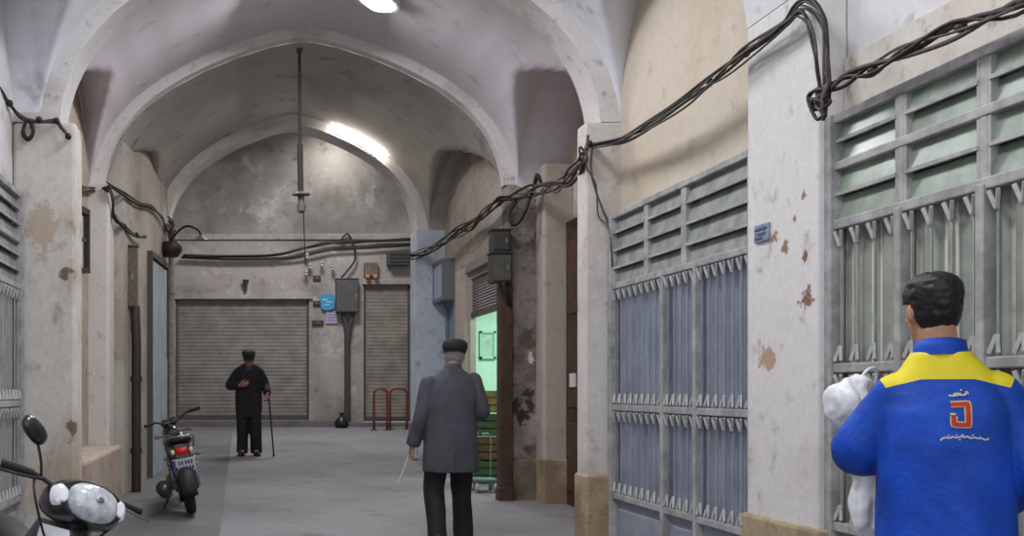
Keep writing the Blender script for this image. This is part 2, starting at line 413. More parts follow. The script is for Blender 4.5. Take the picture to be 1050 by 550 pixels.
# ------------------------------------------------------------------ shop fronts
FRAME = plain('grey painted steel', (172, 170, 168), 0.55, var=0.22, scale=9)
SHEET = plain('blue grey sheet', (146, 152, 166), 0.5, var=0.14, scale=4)
SHEETG = plain('green grey curtain', (158, 162, 152), 0.7, var=0.18, scale=5)
LOUV = plain('dusty louvre blade', (142, 146, 142), 0.55, var=0.25, scale=8)
LOUVG = plain('green glass louvre', (132, 146, 130), 0.3, var=0.22, scale=7)
TIP = plain('pale bar tip', (178, 178, 176), 0.5, var=0.15, scale=20)
DARK = plain('dark void', (34, 34, 32), 0.8)
def gate(label, xp, sgn, posts, rows, zb, louv_posts, rails, sheet, louv, frame=FRAME, split=1, spacing=0.105):
    """street gate in the plane x = xp, facing -x (sgn=1) or +x (sgn=-1).
    posts: y of uprights; rows: z bands of louvres [(z0, z1), ...]; rails: z of (mid, bottom) rails"""
    y0, y1 = posts[0], posts[-1]; zt = rows[0][1]; zl = rows[-1][0]
    g = empty('shop_gate', (xp, (y0 + y1) / 2, zb), label, 'gate')
    bx = lambda mb, d0, d1, a, b, c, d: mb.box(min(xp - sgn * d0, xp - sgn * d1), max(xp - sgn * d0, xp - sgn * d1), a, b, c, d)
    m = MB()
    for z in [zt, zl] + list(rails): bx(m, 0.0, 0.055, y0, y1, z - 0.022, z + 0.022)
    for z0, z1 in rows[1:]: bx(m, 0, 0.052, y0, y1, z1 - 0.02, z1 + 0.02)
    for y in louv_posts: bx(m, 0, 0.047, y - 0.022, y + 0.022, zl, zt)
    for y in posts: bx(m, 0, 0.065, y - 0.022, y + 0.022, zb, zl)
    for y in (y0, y1): bx(m, 0, 0.07, y - 0.03, y + 0.03, zb, zt + 0.02)
    m.build('frame', frame, g, bevel=0.006, local=False)
    for z0, z1 in rows:
        for a, b in zip(louv_posts[:-1], louv_posts[1:]):
            m = MB(); n = max(2, round((z1 - z0) / 0.125))
            bx(m, -0.018, -0.012, a + 0.02, b - 0.02, z0, z1)
            for i in range(n):
                z = z0 + (z1 - z0) * (i + 0.5) / n; h = (z1 - z0) / n
                p0 = Vector((xp - sgn * 0.040, 0, z - h * 0.46)); p1 = Vector((xp - sgn * 0.012, 0, z + h * 0.46))
                q = [Vector((p.x, y, p.z)) for p in (p0, p1) for y in (a + 0.03, b - 0.03)]
                off = Vector((sgn * 0.006, 0, 0.006))
                m.add(q + [v + off for v in q], [(0, 1, 3, 2), (4, 6, 7, 5), (0, 2, 6, 4), (1, 5, 7, 3), (0, 4, 5, 1), (2, 3, 7, 6)])
            w = m.build('louver_window', louv, g, local=False)
            m = MB()
            for i in range(n):
                z = z0 + (z1 - z0) * (i + 0.5) / n; h = (z1 - z0) / n
                m.bar((xp - sgn * 0.042, a + 0.03, z - h * 0.46), (xp - sgn * 0.042, b - 0.03, z - h * 0.46), 0.016)
            for y in (a + 0.03, b - 0.03): m.bar((xp - sgn * 0.03, y, z0), (xp - sgn * 0.03, y, z1), 0.016, 0.03)
            m.build('window_frame', frame, w, local=False)
    zz = [zl] + list(rails) + [zb]
    for zi in range(len(zz) - 1):
        for a, b in zip(posts[:-1], posts[1:]):
            hi, lo = zz[zi] - 0.03, zz[zi + 1] + 0.03
            if zi == len(zz) - 2:                                     # plain kick plate
                m = MB(); bx(m, 0.0, 0.02, a + 0.025, b - 0.025, zz[zi + 1], hi + 0.01); bx(m, 0.0, 0.032, a + 0.09, b - 0.09, zz[zi + 1] + 0.06, hi - 0.06)
                m.build('kick_panel', sheet, g, bevel=0.006, local=False); continue
            m = MB(); n = max(8, int((b - a) / 0.012)); secs = []       # pleated backing
            for i in range(n + 1):
                y = a + (b - a) * i / n; d = 0.012 * math.sin(i * PI / 3) + 0.005 * math.sin(i * 0.37)
                secs.append([(xp + sgn * (0.012 + d), y, lo - 0.03), (xp + sgn * (0.012 + d), y, hi + 0.03), (xp + sgn * 0.035, y, hi + 0.03), (xp + sgn * 0.035, y, lo - 0.03)])
            m.loft(secs); m.build('backing_sheet', sheet, g, smooth='auto', local=False)
            m = MB(); k = max(2, round((b - a) / spacing))
            for i in range(k):
                y = a + (b - a) * (i + 0.5) / k; x = xp - sgn * 0.035
                m.bar((x, y, lo - 0.01), (x, y, hi + 0.01), 0.008, 0.010)
            m.cur = 1
            for i in range(k):
                y = a + (b - a) * (i + 0.5) / k; x = xp - sgn * 0.042
                for zc, d in ((hi, -1), (lo, 1)):
                    for q in (-1, 1): m.bar((x, y, zc + d * 0.07), (x - sgn * 0.012, y + q * 0.024, zc + d * 0.002), 0.012, 0.016)
            m.build('grille', [sheet, TIP], g, local=False)
    return g
GX = 2.78
yg = lambda px: GX * F / (px - 249)
gate('grey steel shop gate with pleated blue backing, between tan arch niche and street floor', GX, 1,
     [5.74, 6.465, 6.97, 7.95], [(2.34, 2.86)], 0.2, [5.74, 6.66, 7.28, 7.95], (1.45, 0.80), SHEET, LOUV)
gate('grey steel shop gate with two rows of green louvres, behind person in blue jacket', GX, 1,
     [2.9, 3.44, 3.96, 4.46, 4.98], [(2.61, 2.83), (2.34, 2.61)], 0.1, [2.9, 3.44, 3.96, 4.46, 4.98], (1.68, 0.95), SHEETG, LOUVG, spacing=0.12)
gate('grey steel shop gate cut off by the picture edge, behind the parked scooter', -1.69, -1,
     [5.4, 6.2, 7.0, 7.93], [(2.68, 3.02), (2.34, 2.68)], 0.2, [5.4, 6.2, 7.0, 7.93], (1.48, 0.78), plain('pale grey curtain', (168, 166, 160), 0.7, var=0.15, scale=6), LOUV)

def roller(label, x0, x1, z0, z1, y, mat, guide, pitch=0.075):
    g = empty('roller_shutter', ((x0 + x1) / 2, y, z0), label, 'shutter')
    m = MB(); n = int((z1 - z0) / pitch); prof = []
    for i in range(n):
        b = z0 + (z1 - z0) * i / n; h = (z1 - z0) / n
        prof += [(0.0, b), (-0.005, b + h * 0.2), (-0.007, b + h * 0.5), (-0.005, b + h * 0.8), (0.0, b + h * 0.98)]
    prof.append((0, z1)); vs = []; fs = []
    for d, z in prof: vs += [(x0, y + d, z), (x1, y + d, z)]
    for i in range(len(prof) - 1): fs.append((2 * i, 2 * i + 1, 2 * i + 3, 2 * i + 2))
    m.add(vs, fs); m.box(x0, x1, y + 0.004, y + 0.02, z0, z1)
    m.build('curtain', mat, g, local=False)
    m = MB(); m.box(x0 + 0.02, x1 - 0.02, y - 0.03, y + 0.01, z0, z0 + 0.1); m.build('bottom_bar', guide, g, bevel=0.005, local=False)
    for xx in (x0, x1 - 0.05):
        m = MB(); m.box(xx, xx + 0.05, y - 0.035, y + 0.03, z0, z1); m.build('guide_rail', guide, g, local=False)
    return g
RUST = plain('weathered shutter steel', (132, 126, 122), 0.6, var=0.25, scale=3, c2=(108, 102, 98))
GUIDE = plain('dark shutter rail', (84, 80, 76), 0.6, var=0.2)
roller('wide weathered roller shutter closed in the far wall, behind the man with a cane', X(180), X(317), fz(22.6) + 0.12, Zf(307), 22.72, RUST, GUIDE)
roller('narrow closed roller shutter in the far wall, behind the red hoop racks', X(373), X(421), fz(22.6) + 0.09, Zf(292), 22.72, plain('beige shutter steel', (140, 132, 122), 0.6, var=0.2, scale=3), GUIDE)

# ------------------------------------------------------------------ right shops in the third bay
def side_roller():
    g = empty('roller_shutter', (2.78, 12.6, 2.2), 'half lowered dark grey roller shutter hanging over the bright mint green shop', 'shutter')
    m = MB(); prof = []; z0, z1 = Zs(318, 12.8), 3.02; n = 14; y0, y1 = 11.66, 13.3
    for i in range(n):
        b = z0 + (z1 - z0) * i / n; h = (z1 - z0) / n
        prof += [(2.86, b), (2.845, b + h * 0.25), (2.842, b + h * 0.6), (2.852, b + h * 0.95)]
    vs = []; fs = []
    for x, z in prof: vs += [(x, y0, z), (x, y1, z)]
    for i in range(len(prof) - 1): fs.append((2 * i, 2 * i + 1, 2 * i + 3, 2 * i + 2))
    m.add(vs, fs); m.box(2.862, 2.875, y0, y1, z0, z1); m.build('curtain', plain('grey shutter slats', (128, 122, 122), 0.55, var=0.15), g, local=False)
    m = MB(); m.box(2.83, 2.88, y0, y1, z0 - 0.06, z0); m.build('bottom_bar', GUIDE, g, local=False)
    m = MB(); m.box(2.76, 2.9, y0 - 0.04, y1 + 0.03, 3.02, 3.14); m.build('housing', plain('grey shutter housing', (138, 132, 128), 0.6, var=0.15), g, bevel=0.01, local=False)
Zs = lambda py, Y: EYE + (400 - py) / F * Y
side_roller()
# second shop door with sign box
g = empty('shop_door', (2.86, 14.65, fz(14.65)), 'narrow blue grey glazed shop door under the pale sign box', 'door')
BD = plain('blue grey door paint', (120, 142, 160), 0.5, var=0.15)
m = MB(); y0, y1, z0, z1 = 14.36, 14.94, fz(14.4), Zs(310, 14.7)
for a, b, c, d in ((y0, y0 + 0.07, z0, z1), (y1 - 0.07, y1, z0, z1), (y0, y1, z1 - 0.08, z1), (y0, y1, z0, z0 + 0.25), (y0, y1, 1.35, 1.43)): m.box(2.82, 2.88, a, b, c, d)
m.build('door_frame', BD, g, bevel=0.005, local=False)
m = MB(); m.box(2.845, 2.855, y0 + 0.06, y1 - 0.06, z0 + 0.2, z1 - 0.06); m.build('glass', plain('dim teal glass', (96, 132, 140), 0.12, spec=0.6), g, local=False)
m = MB(); m.bar((2.79, y0 + 0.1, 1.5), (2.79, y0 + 0.1, 1.8), 0.025); m.bar((2.79, y0 + 0.1, 1.52), (2.83, y0 + 0.1, 1.52), 0.02); m.bar((2.79, y0 + 0.1, 1.78), (2.83, y0 + 0.1, 1.78), 0.02)
m.build('handle', plain('steel handle', (170, 172, 176), 0.3, 0.9), g, local=False)
g = empty('sign_box', (2.72, 14.65, Zs(308, 14.6)), 'pale blue box sign above the narrow shop door', 'sign')
m = MB(); m.box(2.66, 2.82, 14.3, 14.97, Zs(308, 14.6), Zs(270, 14.6)); m.build('panel', plain('pale blue sign face', (178, 190, 216), 0.4, var=0.08), g, bevel=0.01, local=False)
m = MB()
for z in (Zs(308, 14.6), Zs(270, 14.6)): m.box(2.645, 2.83, 14.28, 14.99, z - 0.025, z + 0.025)
for y in (14.29, 14.96): m.box(2.65, 2.83, y - .02, y + .02, Zs(308, 14.6), Zs(270, 14.6))
m.build('sign_frame', plain('grey sign frame', (110, 112, 118), 0.5), g, local=False)
# brown wooden jamb of the mint shop
WOOD = plain('dark brown timber', (74, 54, 42), 0.65, var=0.3, scale=6)
m = MB(); m.box(2.70, 2.84, 11.28, 11.42, fz(11.3) - 0.02, Zs(292, 11.35)); m.box(2.69, 2.85, 11.27, 11.43, fz(11.3) - 0.02, fz(11.3) + 0.14)
m.build('timber_post', WOOD, bevel=0.012, label='dark brown timber post standing beside the bright mint shop, under the meter boxes', cat='post')
g = empty('wooden_door', (3.4, 10.7, fz(10.7)), 'tall dark brown wooden door leaf half hidden behind the white pillar', 'door')
m = MB(); m.box(3.34, 3.40, 10.0, 11.08, fz(10.4), Zs(224, 10.8)); m.build('leaf', WOOD, g, local=False)
m = MB()
for z0, z1 in ((0.55, 1.25), (1.4, 2.2), (2.35, 3.1)): m.box(3.325, 3.345, 10.12, 10.5, z0, z1); m.box(3.325, 3.345, 10.6, 11.0, z0, z1)
m.build('panel', plain('brown timber panel', (86, 62, 48), 0.6, var=0.25), g, bevel=0.01, local=False)
m = MB(); m.box(3.305, 3.325, 10.7, 10.86, Zs(397, 10.75), Zs(383, 10.75)); m.build('paper_tag', plain('white paper', (212, 208, 200), 0.8), g, local=False, label='small white paper tag')
# shop interior
FRM = plain('pale picture frame', (156, 200, 180), 0.5)
g = empty('picture_frame', W(500, 372, 14.66), 'small green framed picture on the mint wall inside the shop', 'picture')
m = MB(); c = W(500, 354, 14.68); w, h = 0.11, 0.19
for a, b, cc, d in ((-w, -w + 0.03, -h, h), (w - 0.03, w, -h, h), (-w, w, -h, -h + 0.03), (-w, w, h - 0.03, h)): m.box(c.x + a, c.x + b, 14.655, 14.7, c.z + cc, c.z + d)
m.build('frame', FRM, g, local=False)
m = MB(); m.box(c.x - w + 0.02, c.x + w - 0.02, 14.68, 14.7, c.z - h + 0.02, c.z + h - 0.02); m.build('print', plain('faded green print', (176, 206, 186), 0.6, var=0.15, scale=14), g, local=False)
def crate(label, x, y, z, mat):
    g = empty('crate', (x, y, z), label, 'crate', group='crates in the mint shop')
    m = MB(); w, d, h = 0.42, 0.3, 0.27
    for s in (-1, 1):
        for k in range(3):
            zz = z + 0.01 + k * 0.09
            m.box(x - w / 2, x + w / 2, y + s * d / 2 - 0.008, y + s * d / 2 + 0.008, zz, zz + 0.07)
            m.box(x + s * w / 2 - 0.008, x + s * w / 2 + 0.008, y - d / 2, y + d / 2, zz, zz + 0.07)
    m.box(x - w / 2, x + w / 2, y - d / 2, y + d / 2, z, z + 0.02); m.build('slats', mat, g, local=False)
    m = MB()
    for sx in (-1, 1):
        for sy in (-1, 1): m.box(x + sx * (w / 2 - 0.02) - 0.015, x + sx * (w / 2 - 0.02) + 0.015, y + sy * (d / 2 - 0.02) - 0.015, y + sy * (d / 2 - 0.02) + 0.015, z, z + h)
    m.box(x - w / 2 + 0.02, x + w / 2 - 0.02, y - d / 2 + 0.02, y + d / 2 - 0.02, z + 0.02, z + 0.2)
    m.build('corner_post', mat, g, local=False)
p = W(506, 450, 12.9); zc = fz(12.9)
GRN = plain('green painted slats', (72, 98, 62), 0.6, var=0.2); BRN = plain('brown crate slats', (112, 84, 50), 0.65, var=0.25); YEL = plain('straw crate slats', (150, 132, 84), 0.65, var=0.2)
crate('dark green slatted crate on the mint shop floor, bottom of the stack', p.x, 12.9, zc, GRN)
crate('brown slatted crate second from the bottom of the stack in the mint shop', p.x + 0.01, 12.9, zc + 0.28, BRN)
crate('green slatted crate third from the bottom of the stack in the mint shop', p.x, 12.9, zc + 0.56, GRN)
crate('straw coloured slatted crate on top of the stack in the mint shop', p.x + 0.01, 12.9, zc + 0.84, YEL)
CHROME = plain('dull chrome', (150, 152, 156), 0.3, 0.9)
g = empty('trolley', W(499, 487, 11.98), 'small low metal trolley with pale wheels on the mint shop threshold', 'trolley')
bz = fz(12.0)
m = MB(); tx = W(497, 0, 12.0).x
m.box(tx - 0.13, tx + 0.13, 11.9, 12.2, bz + 0.12, bz + 0.15); m.build('deck', plain('teal deck', (88, 116, 112), 0.6), g, local=False, bevel=0.006)
for sx in (-1, 1):
    m = MB()
    m.tube([(tx + sx * 0.11, 12.2, bz + 0.14), (tx + sx * 0.11, 12.22, bz + 0.6), (tx + sx * 0.02, 12.22, bz + 0.64)], 0.012, 6, 4); m.build('handle', CHROME, g, smooth=True, local=False)
    for yy in (11.94, 12.16):
        m = MB(); m.lathe([(0.0, -0.015), (0.05, -0.015), (0.058, 0), (0.05, 0.015), (0, 0.015)], Matrix.Translation((tx + sx * 0.1, yy, bz + 0.06)) @ Matrix.Rotation(PI / 2, 4, 'Y'), 14); m.build('wheel', plain('pale wheel', (176, 176, 170), 0.5), g, smooth=True, local=False)

# ------------------------------------------------------------------ wall hardware
BLK = plain('black cable sheath', (40, 36, 34), 0.6, var=0.2); GRYC = plain('grey brown cable', (92, 82, 74), 0.7, var=0.25)
def box_on_wall(name, label, cat, x0, x1, y0, y1, z0, z1, mat, door=None, cap=None):
    g = empty(name, ((x0 + x1) / 2, (y0 + y1) / 2, z0), label, cat)
    m = MB(); m.box(x0, x1, y0, y1, z0, z1); m.build('housing', mat, g, bevel=0.008, local=False)
    m = MB(); m.box(x0 + 0.015, x1 - 0.015, y0 - 0.012, y0 + 0.004, z0 + 0.02, z1 - 0.02); m.build('door', door or mat, g, bevel=0.004, local=False)
    m = MB(); m.box(x1 - 0.06, x1 - 0.04, y0 - 0.022, y0 - 0.01, (z0 + z1) / 2 - 0.03, (z0 + z1) / 2 + 0.03); m.build('latch', CHROME, g, local=False)
    m = MB(); m.box(x0 - 0.012, x1 + 0.012, y0 - 0.02, y1 + 0.004, z1, z1 + 0.015); m.build('rain_hood', cap or mat, g, local=False)
    return g
MBX = plain('dark grey meter box', (62, 60, 56), 0.55, var=0.2); MBX2 = plain('grey meter door', (84, 82, 76), 0.5, var=0.2)
a = W(505, 258, 11.2); b = W(524, 236, 11.2)
box_on_wall('meter_box', 'dark meter box under the cables beside the shop shutter, upper one of two', 'box', a.x, b.x, 11.2, 11.38, a.z, b.z, MBX)
a = W(504, 290, 11.2); b = W(525, 260, 11.2)
box_on_wall('meter_box', 'dark meter box above the timber post, lower one of two', 'box', a.x, b.x, 11.18, 11.38, a.z, b.z, MBX, MBX2)
a = W(128, 315, 11.9); b = W(140, 252, 11.9)
box_on_wall('meter_box', 'tall brown grey meter box high on the left wall above the dark downpipe', 'box', a.x, b.x, 11.95, 12.1, a.z, b.z, plain('brown grey box', (104, 94, 84), 0.6, var=0.2))
m = MB(); bx_, t_ = W(130, 0, 12.0).x + .09, W(0, 315, 12.0).z
m.tube([(bx_, 12.02, t_), (bx_ + 0.01, 11.97, t_ - 0.15), (bx_ + 0.02, 11.96, t_ - 0.4), (bx_ + 0.02, 11.96, fz(11.96))], 0.055, 10)
for z in (0.9, 1.7): m.lathe([(0.055, -0.03), (0.066, -0.03), (0.066, 0.03), (0.055, 0.03)], Matrix.Translation((bx_ + 0.02, 11.96, z)), 12)
m.build('downpipe', plain('dark brown iron pipe', (52, 44, 38), 0.6, var=0.2), smooth='auto', label='dark iron downpipe running down the left wall beside the standing motorcycle', cat='pipe')
m = MB(); q = W(176, 0, 15.0).x
m.tube([(q, 14.9, fz(14.9)), (q, 14.9, Zs(228, 14.9))], 0.04, 10)
for py in (300, 380): m.lathe([(0.04, -0.02), (0.055, -0.02), (0.055, 0.02), (0.04, 0.02)], Matrix.Translation((q, 14.9, Zs(py, 14.9))), 12)
m.build('lamp_post', plain('pale grey pole', (160, 152, 140), 0.6, var=0.2), smooth='auto', label='slender pale pole on the left in front of the third arch', cat='pole')
# pale door on the left wall of the third bay
def left_x(y): return -1.30 + (y - 11.7) / 3.35 * 0.25
g = empty('metal_door', (left_x(14), 14.0, fz(14)), 'pale blue grey metal double door on the left wall beyond the motorcycle', 'door')
PD = plain('pale door paint', (176, 182, 192), 0.5, var=0.12, scale=5)
for k, (a, b) in enumerate(((13.35, 13.98), (14.0, 14.62))):
    m = MB(); v = []
    for z in (fz(13.4), 3.2):
        v.append([(left_x(a), a, z), (left_x(b), b, z), (left_x(b) + 0.045, b, z), (left_x(a) + 0.045, a, z)])
    m.loft(v); lf = m.build('leaf', PD, g, local=False)
    m = MB(); v = []
    for z in (1.0, 2.0):
        v.append([(left_x(a) + 0.04, a + 0.12, z), (left_x(b) + 0.04, b - 0.12, z), (left_x(b) + 0.06, b - 0.12, z), (left_x(a) + 0.06, a + 0.12, z)])
    m.loft(v); m.build('raised_panel', PD, lf, local=False)
m = MB(); m.bar((left_x(13.3) + 0.03, 13.3, fz(13.3)), (left_x(13.3) + 0.03, 13.3, 3.25), 0.07); m.bar((left_x(14.68) + 0.03, 14.68, fz(14.6)), (left_x(14.68) + 0.03, 14.68, 3.25), 0.07); m.bar((left_x(13.3) + 0.03, 13.27, 3.27), (left_x(14.68) + 0.03, 14.71, 3.27), 0.07)
m.build('door_frame', plain('dark door frame', (78, 72, 68), 0.6), g, local=False)
# old dark window shutter in left niche
g = empty('window_shutter', W(85, 262, 9.3), 'dark old timber shutter frame standing open high in the left tan niche', 'shutter')
m = MB(); A = Vector((-1.60, 9.0, Zs(196, 8.6))); 
for p, q in (((-1.60, 8.75, 2.55), (-1.60, 8.75, 3.2)), ((-1.60, 8.75, 3.2), (-1.36, 9.35, 3.12)), ((-1.36, 9.35, 3.12), (-1.36, 9.35, 2.62)), ((-1.36, 9.35, 2.62), (-1.60, 8.75, 2.55))): m.bar(p, q, 0.07, 0.05)
m.build('frame', plain('charred timber', (56, 48, 42), 0.7, var=0.25), g, local=False)
m = MB(); m.bar((-1.53, 8.92, 2.60), (-1.42, 9.2, 3.14), 0.03, 0.03); m.bar((-1.60, 8.75, 2.88), (-1.36, 9.35, 2.88), 0.03, 0.03); m.build('glazing_bar', plain('weathered timber', (84, 68, 54), 0.7), g, local=False)

# blue enamel number plate on near pillar
p = onx(779, 239, 2.66)
g = empty('address_plaque', p, 'small pale blue enamel plaque with dark marks on the white pillar', 'sign')
m = MB(); m.box(2.665, 2.682, p.y - 0.075, p.y + 0.075, p.z - 0.045, p.z + 0.045); m.build('plate', plain('faded blue enamel', (142, 150, 172), 0.4, var=0.2, scale=30), g, bevel=0.004, local=False)
m = MB()
for k, (a, b, z) in enumerate(((-0.06, 0.06, 0.02), (-0.05, 0.03, -0.005), (-0.02, 0.06, -0.026))):
    m.box(2.661, 2.666, p.y + a, p.y + b, p.z + z - 0.005, p.z + z + 0.005)
m.build('lettering', plain('dark blue enamel', (70, 84, 128), 0.5), g, local=False)

# cables -----------------------------------------------------------
def cable(name, label, strands, clamps=(), group=None):
    """strands: list of (points, radius, material)"""
    c = strands[0][0][0]
    g = empty(name, c, label, 'cable', group=group)
    for P, r, mt in strands:
        MB().tube(P, r, 6, 5).build('strand', mt, g, smooth=True, local=False)
    for p, r in clamps:
        m = MB(); m.ball(p, (r, r * 1.4, r), 8, 6); m.build('clip', BLK, g, smooth=True, local=False)
    return g
def jitter(P, a, seed):
    rr = random.Random(seed); return [p + Vector((-abs(rr.uniform(0, a)) * 0.6, rr.uniform(-a, a), rr.uniform(-a, a))) for p in P]
def many(P, n, r, a, seed): return [(jitter(P, a, seed + k), r * (1 + 0.25 * ((k * 7) % 3 - 1)), (BLK, GRYC)[k % 2 if k else 0]) for k in range(n)]
R = [onx(px, py, 2.64) for px, py in ((1120, -28), (1050, 2), (985, 28), (930, 52), (895, 72), (866, 86), (848, 98))]
cable('cable_bundle', 'thick dark cable bundle running above the green louvred gate to the white pillar', many(R, 6, 0.0075, 0.035, 11), [(R[i], 0.02) for i in (1, 2, 3, 4)])
R = [onx(px, py, 2.62) for px, py in ((848, 105), (851, 70), (847, 25), (835, 6), (818, 10), (800, 28), (765, 55), (728, 84), (695, 108), (660, 132), (634, 147), (606, 150))]
R2 = [onx(px, py, 2.60) for px, py in ((845, 110), (842, 75), (836, 40), (824, 18), (812, 20), (790, 38), (748, 72), (710, 102), (672, 126), (640, 146), (610, 152))]
cable('cable_bundle', 'dark cable bundle looping over the white pillar and crossing below the tan niche', many(R, 4, 0.0075, 0.03, 31) + many(R2, 3, 0.007, 0.035, 41), [(R[i], 0.02) for i in (6, 7, 8, 9)])
R = [onx(px, py, 2.6) for px, py in ((848, 112), (842, 118), (838, 105), (846, 92), (852, 104), (846, 116))]
cable('cable_knot', 'tangled knot of cables on the near corner of the white pillar', [(jitter(R, 0.05, 60 + k), 0.008, (BLK, GRYC)[k % 2]) for k in range(5)])
R = [W(604, 148, 7.95), W(602, 160, 7.93), W(596, 172, 8.2), W(585, 182, 9.0), W(572, 190, 9.8), W(557, 196, 10.6), W(545, 196, 11.1), W(530, 203, 11.25), W(512, 209, 11.3), W(498, 219, 11.9), W(484, 231, 12.6), W(468, 240, 13.3), W(450, 250, 14.2), W(436, 258, 14.8), W(422, 262, 14.95)]
cable('cable_bundle', 'long sagging cable bundle from the white pillar past the shop shutters to the third arch', many(R, 6, 0.011, 0.07, 71), [(R[i], 0.028) for i in (0, 5, 8, 11, 13)])
R = [W(556, 190, 11.0), W(552, 180, 11.0), W(546, 200, 11.1), W(536, 222, 11.15), W(527, 229, 11.18), W(522, 218, 11.2), W(530, 206, 11.2)]
cable('cable_loop', 'slack loop of black cable hanging beside the meter boxes', [(jitter(R, 0.02, 81 + k), 0.018, BLK) for k in range(2)])
R = [W(607, 152, 7.93), W(606, 175, 7.93), W(611, 196, 7.94), W(618, 215, 7.95), W(625, 235, 7.96), W(628, 270, 7.96)]
cable('drop_cable', 'thin pale cable curling down the white pillar beside the gate louvres', [(R, 0.008, GRYC), (jitter(R, 0.05, 5), 0.006, GRYC)])
R = [W(516, 290, 11.15), W(520, 302, 11.17), W(523, 312, 11.25)]
cable('drop_cable', 'short thick black cable from the lower meter box to the timber post', [(R, 0.03, BLK)])
R = [W(-30, 50, 7.2), W(0, 92, 7.6), W(10, 106, 7.8), W(22, 121, 7.95), W(40, 123, 7.95), W(58, 124, 7.95), (W(64, 132, 7.95)), W(70, 140, 7.95)]
cable('cable_bundle', 'dark cable draped across the top of the left white pillar', many(R, 2, 0.013, 0.015, 91), [(R[i], 0.026) for i in (2, 4, 5, 7)])
R = [W(27, 124, 7.94), W(24, 134, 7.94), W(28, 142, 7.93), W(34, 136, 7.93), W(32, 125, 7.94)]
cable('cable_loop', 'small coil of dark cable hanging on the left white pillar', [(R, 0.014, BLK), (jitter(R, 0.02, 3), 0.012, BLK)])
R = [W(80, 193, 9.5), W(96, 194, 11.2), W(112, 193, 11.22), W(117, 204, 11.24), W(117, 222, 11.4), W(127, 232, 11.7), W(140, 241, 12.15), W(150, 243, 12.6)]
R3 = [W(112, 192, 11.2), W(127, 198, 11.6), W(144, 208, 12.4), W(156, 212, 13.3), W(167, 222, 14.2), W(172, 232, 14.6), W(175, 237, 14.8)]
cable('cable_bundle', 'knotted dark cables strung along the left wall above the brown meter box', many(R, 4, 0.012, 0.03, 101) + many(R3, 3, 0.011, 0.05, 111), [(R[i], 0.03) for i in (2, 4, 5, 6)])
R = [W(173, 225, 14.75), W(179, 232, 14.75), W(174, 240, 14.75), W(172, 232, 14.75), W(176, 246, 14.75), W(180, 238, 14.75)]
cable('cable_knot', 'pale tangle of wire beside the dark wall lamp', [(jitter(R, 0.04, 120 + k), 0.014, (GRYC, BLK)[k % 2]) for k in range(3)])
Yb = 22.45
R = [W(px, py, Yb) for px, py in ((188, 262), (230, 263), (280, 262), (310, 255), (335, 250), (350, 248), (390, 247), (424, 246))]
R2 = [W(px, py, Yb) for px, py in ((186, 264), (240, 266), (300, 264), (340, 256), (380, 254), (424, 250))]
cable('cable_bundle', 'horizontal black cables strung across the far wall above the shutters', [(R, 0.03, BLK), (jitter(R, 0.06, 9), 0.02, BLK), (R2, 0.03, BLK)])
R = [W(349, 247, Yb), W(356, 240, Yb), W(362, 250, Yb), W(364, 266, Yb), (W(356, 278, Yb)), W(350, 285, Yb)]
cable('drop_cable', 'black cable dropping to the meter box on the far wall', [(R, 0.022, BLK)])

# far wall fittings --------------------------------------------------
a = W(345, 320, 22.3); b = W(368, 286, 22.3)
box_on_wall('meter_box', 'grey meter box on the far wall above a vertical pipe', 'box', a.x, b.x, 22.35, 22.62, a.z, b.z, plain('grey box paint', (86, 84, 82), 0.5, var=0.2))
m = MB(); m.tube([W(352, 321, 22.5), W(355, 333, 22.5), W(356, 345, 22.5), W(356, 432, 22.5)], 0.06, 10); m.tube([W(362, 321, 22.5), W(359, 333, 22.5), W(357, 345, 22.5)], 0.05, 8)
m.build('cable_pipe', plain('dark grey conduit', (74, 72, 70), 0.6, var=0.2), smooth='auto', label='forked dark conduit below the grey meter box on the far wall', cat='pipe')
g = empty('wall_sign', W(336, 318, 22.55), 'small bright blue round-cornered sign on the far wall', 'sign')
m = MB(); c = W(336, 310, 22.55); Mx = Matrix.Translation(c) @ Matrix.Rotation(PI / 2, 4, 'X')
m.prism([(0.15 * math.copysign(abs(math.cos(t)) ** 0.6, math.cos(t)), 0.17 * math.copysign(abs(math.sin(t)) ** 0.6, math.sin(t))) for t in [2 * PI * k / 28 for k in range(28)]], 0.02, Mx)
m.build('plate', plain('bright blue enamel', (58, 150, 190), 0.4, var=0.1), g, local=False)
m = MB()
for dx, dz, w in ((-0.06, 0.05, 0.05), (0.03, 0.0, 0.07), (-0.02, -0.06, 0.05)): m.box(c.x + dx - w, c.x + dx + w, 22.52, 22.532, c.z + dz - 0.012, c.z + dz + 0.012)
m.build('lettering', plain('pale sign lettering', (150, 200, 220), 0.5), g, local=False)
g = empty('wall_poster', W(339, 332, 22.58), 'pale lilac paper notice stuck on the far wall below the blue sign', 'poster')
m = MB(); a = W(334, 332, 22.58); b = W(346, 319, 22.58); m.box(a.x, b.x, 22.58, 22.61, a.z, b.z); m.build('sheet', plain('lilac paper', (172, 160, 186), 0.8, var=0.08), g, local=False)
m = MB()
for k in range(3): m.box(a.x + 0.04, b.x - 0.05, 22.574, 22.581, a.z + 0.06 + k * 0.06, a.z + 0.075 + k * 0.06)
m.build('lettering', plain('faded ink', (120, 112, 140), 0.8), g, local=False)
a = W(398, 272, 22.3); b = W(421, 257, 22.3)
g = empty('floodlight_box', W(410, 272, 22.5), 'dark horizontal box mounted above the narrow shutter on the far wall', 'box')
m = MB(); m.box(a.x, b.x, 22.3, 22.6, a.z, b.z); m.build('housing', plain('dark grey casing', (70, 72, 74), 0.5, var=0.15), g, bevel=0.02, local=False)
m = MB()
for k in range(3): m.box(a.x + 0.03, b.x - 0.03, 22.285, 22.302, a.z + 0.05 + k * 0.08, a.z + 0.09 + k * 0.08)
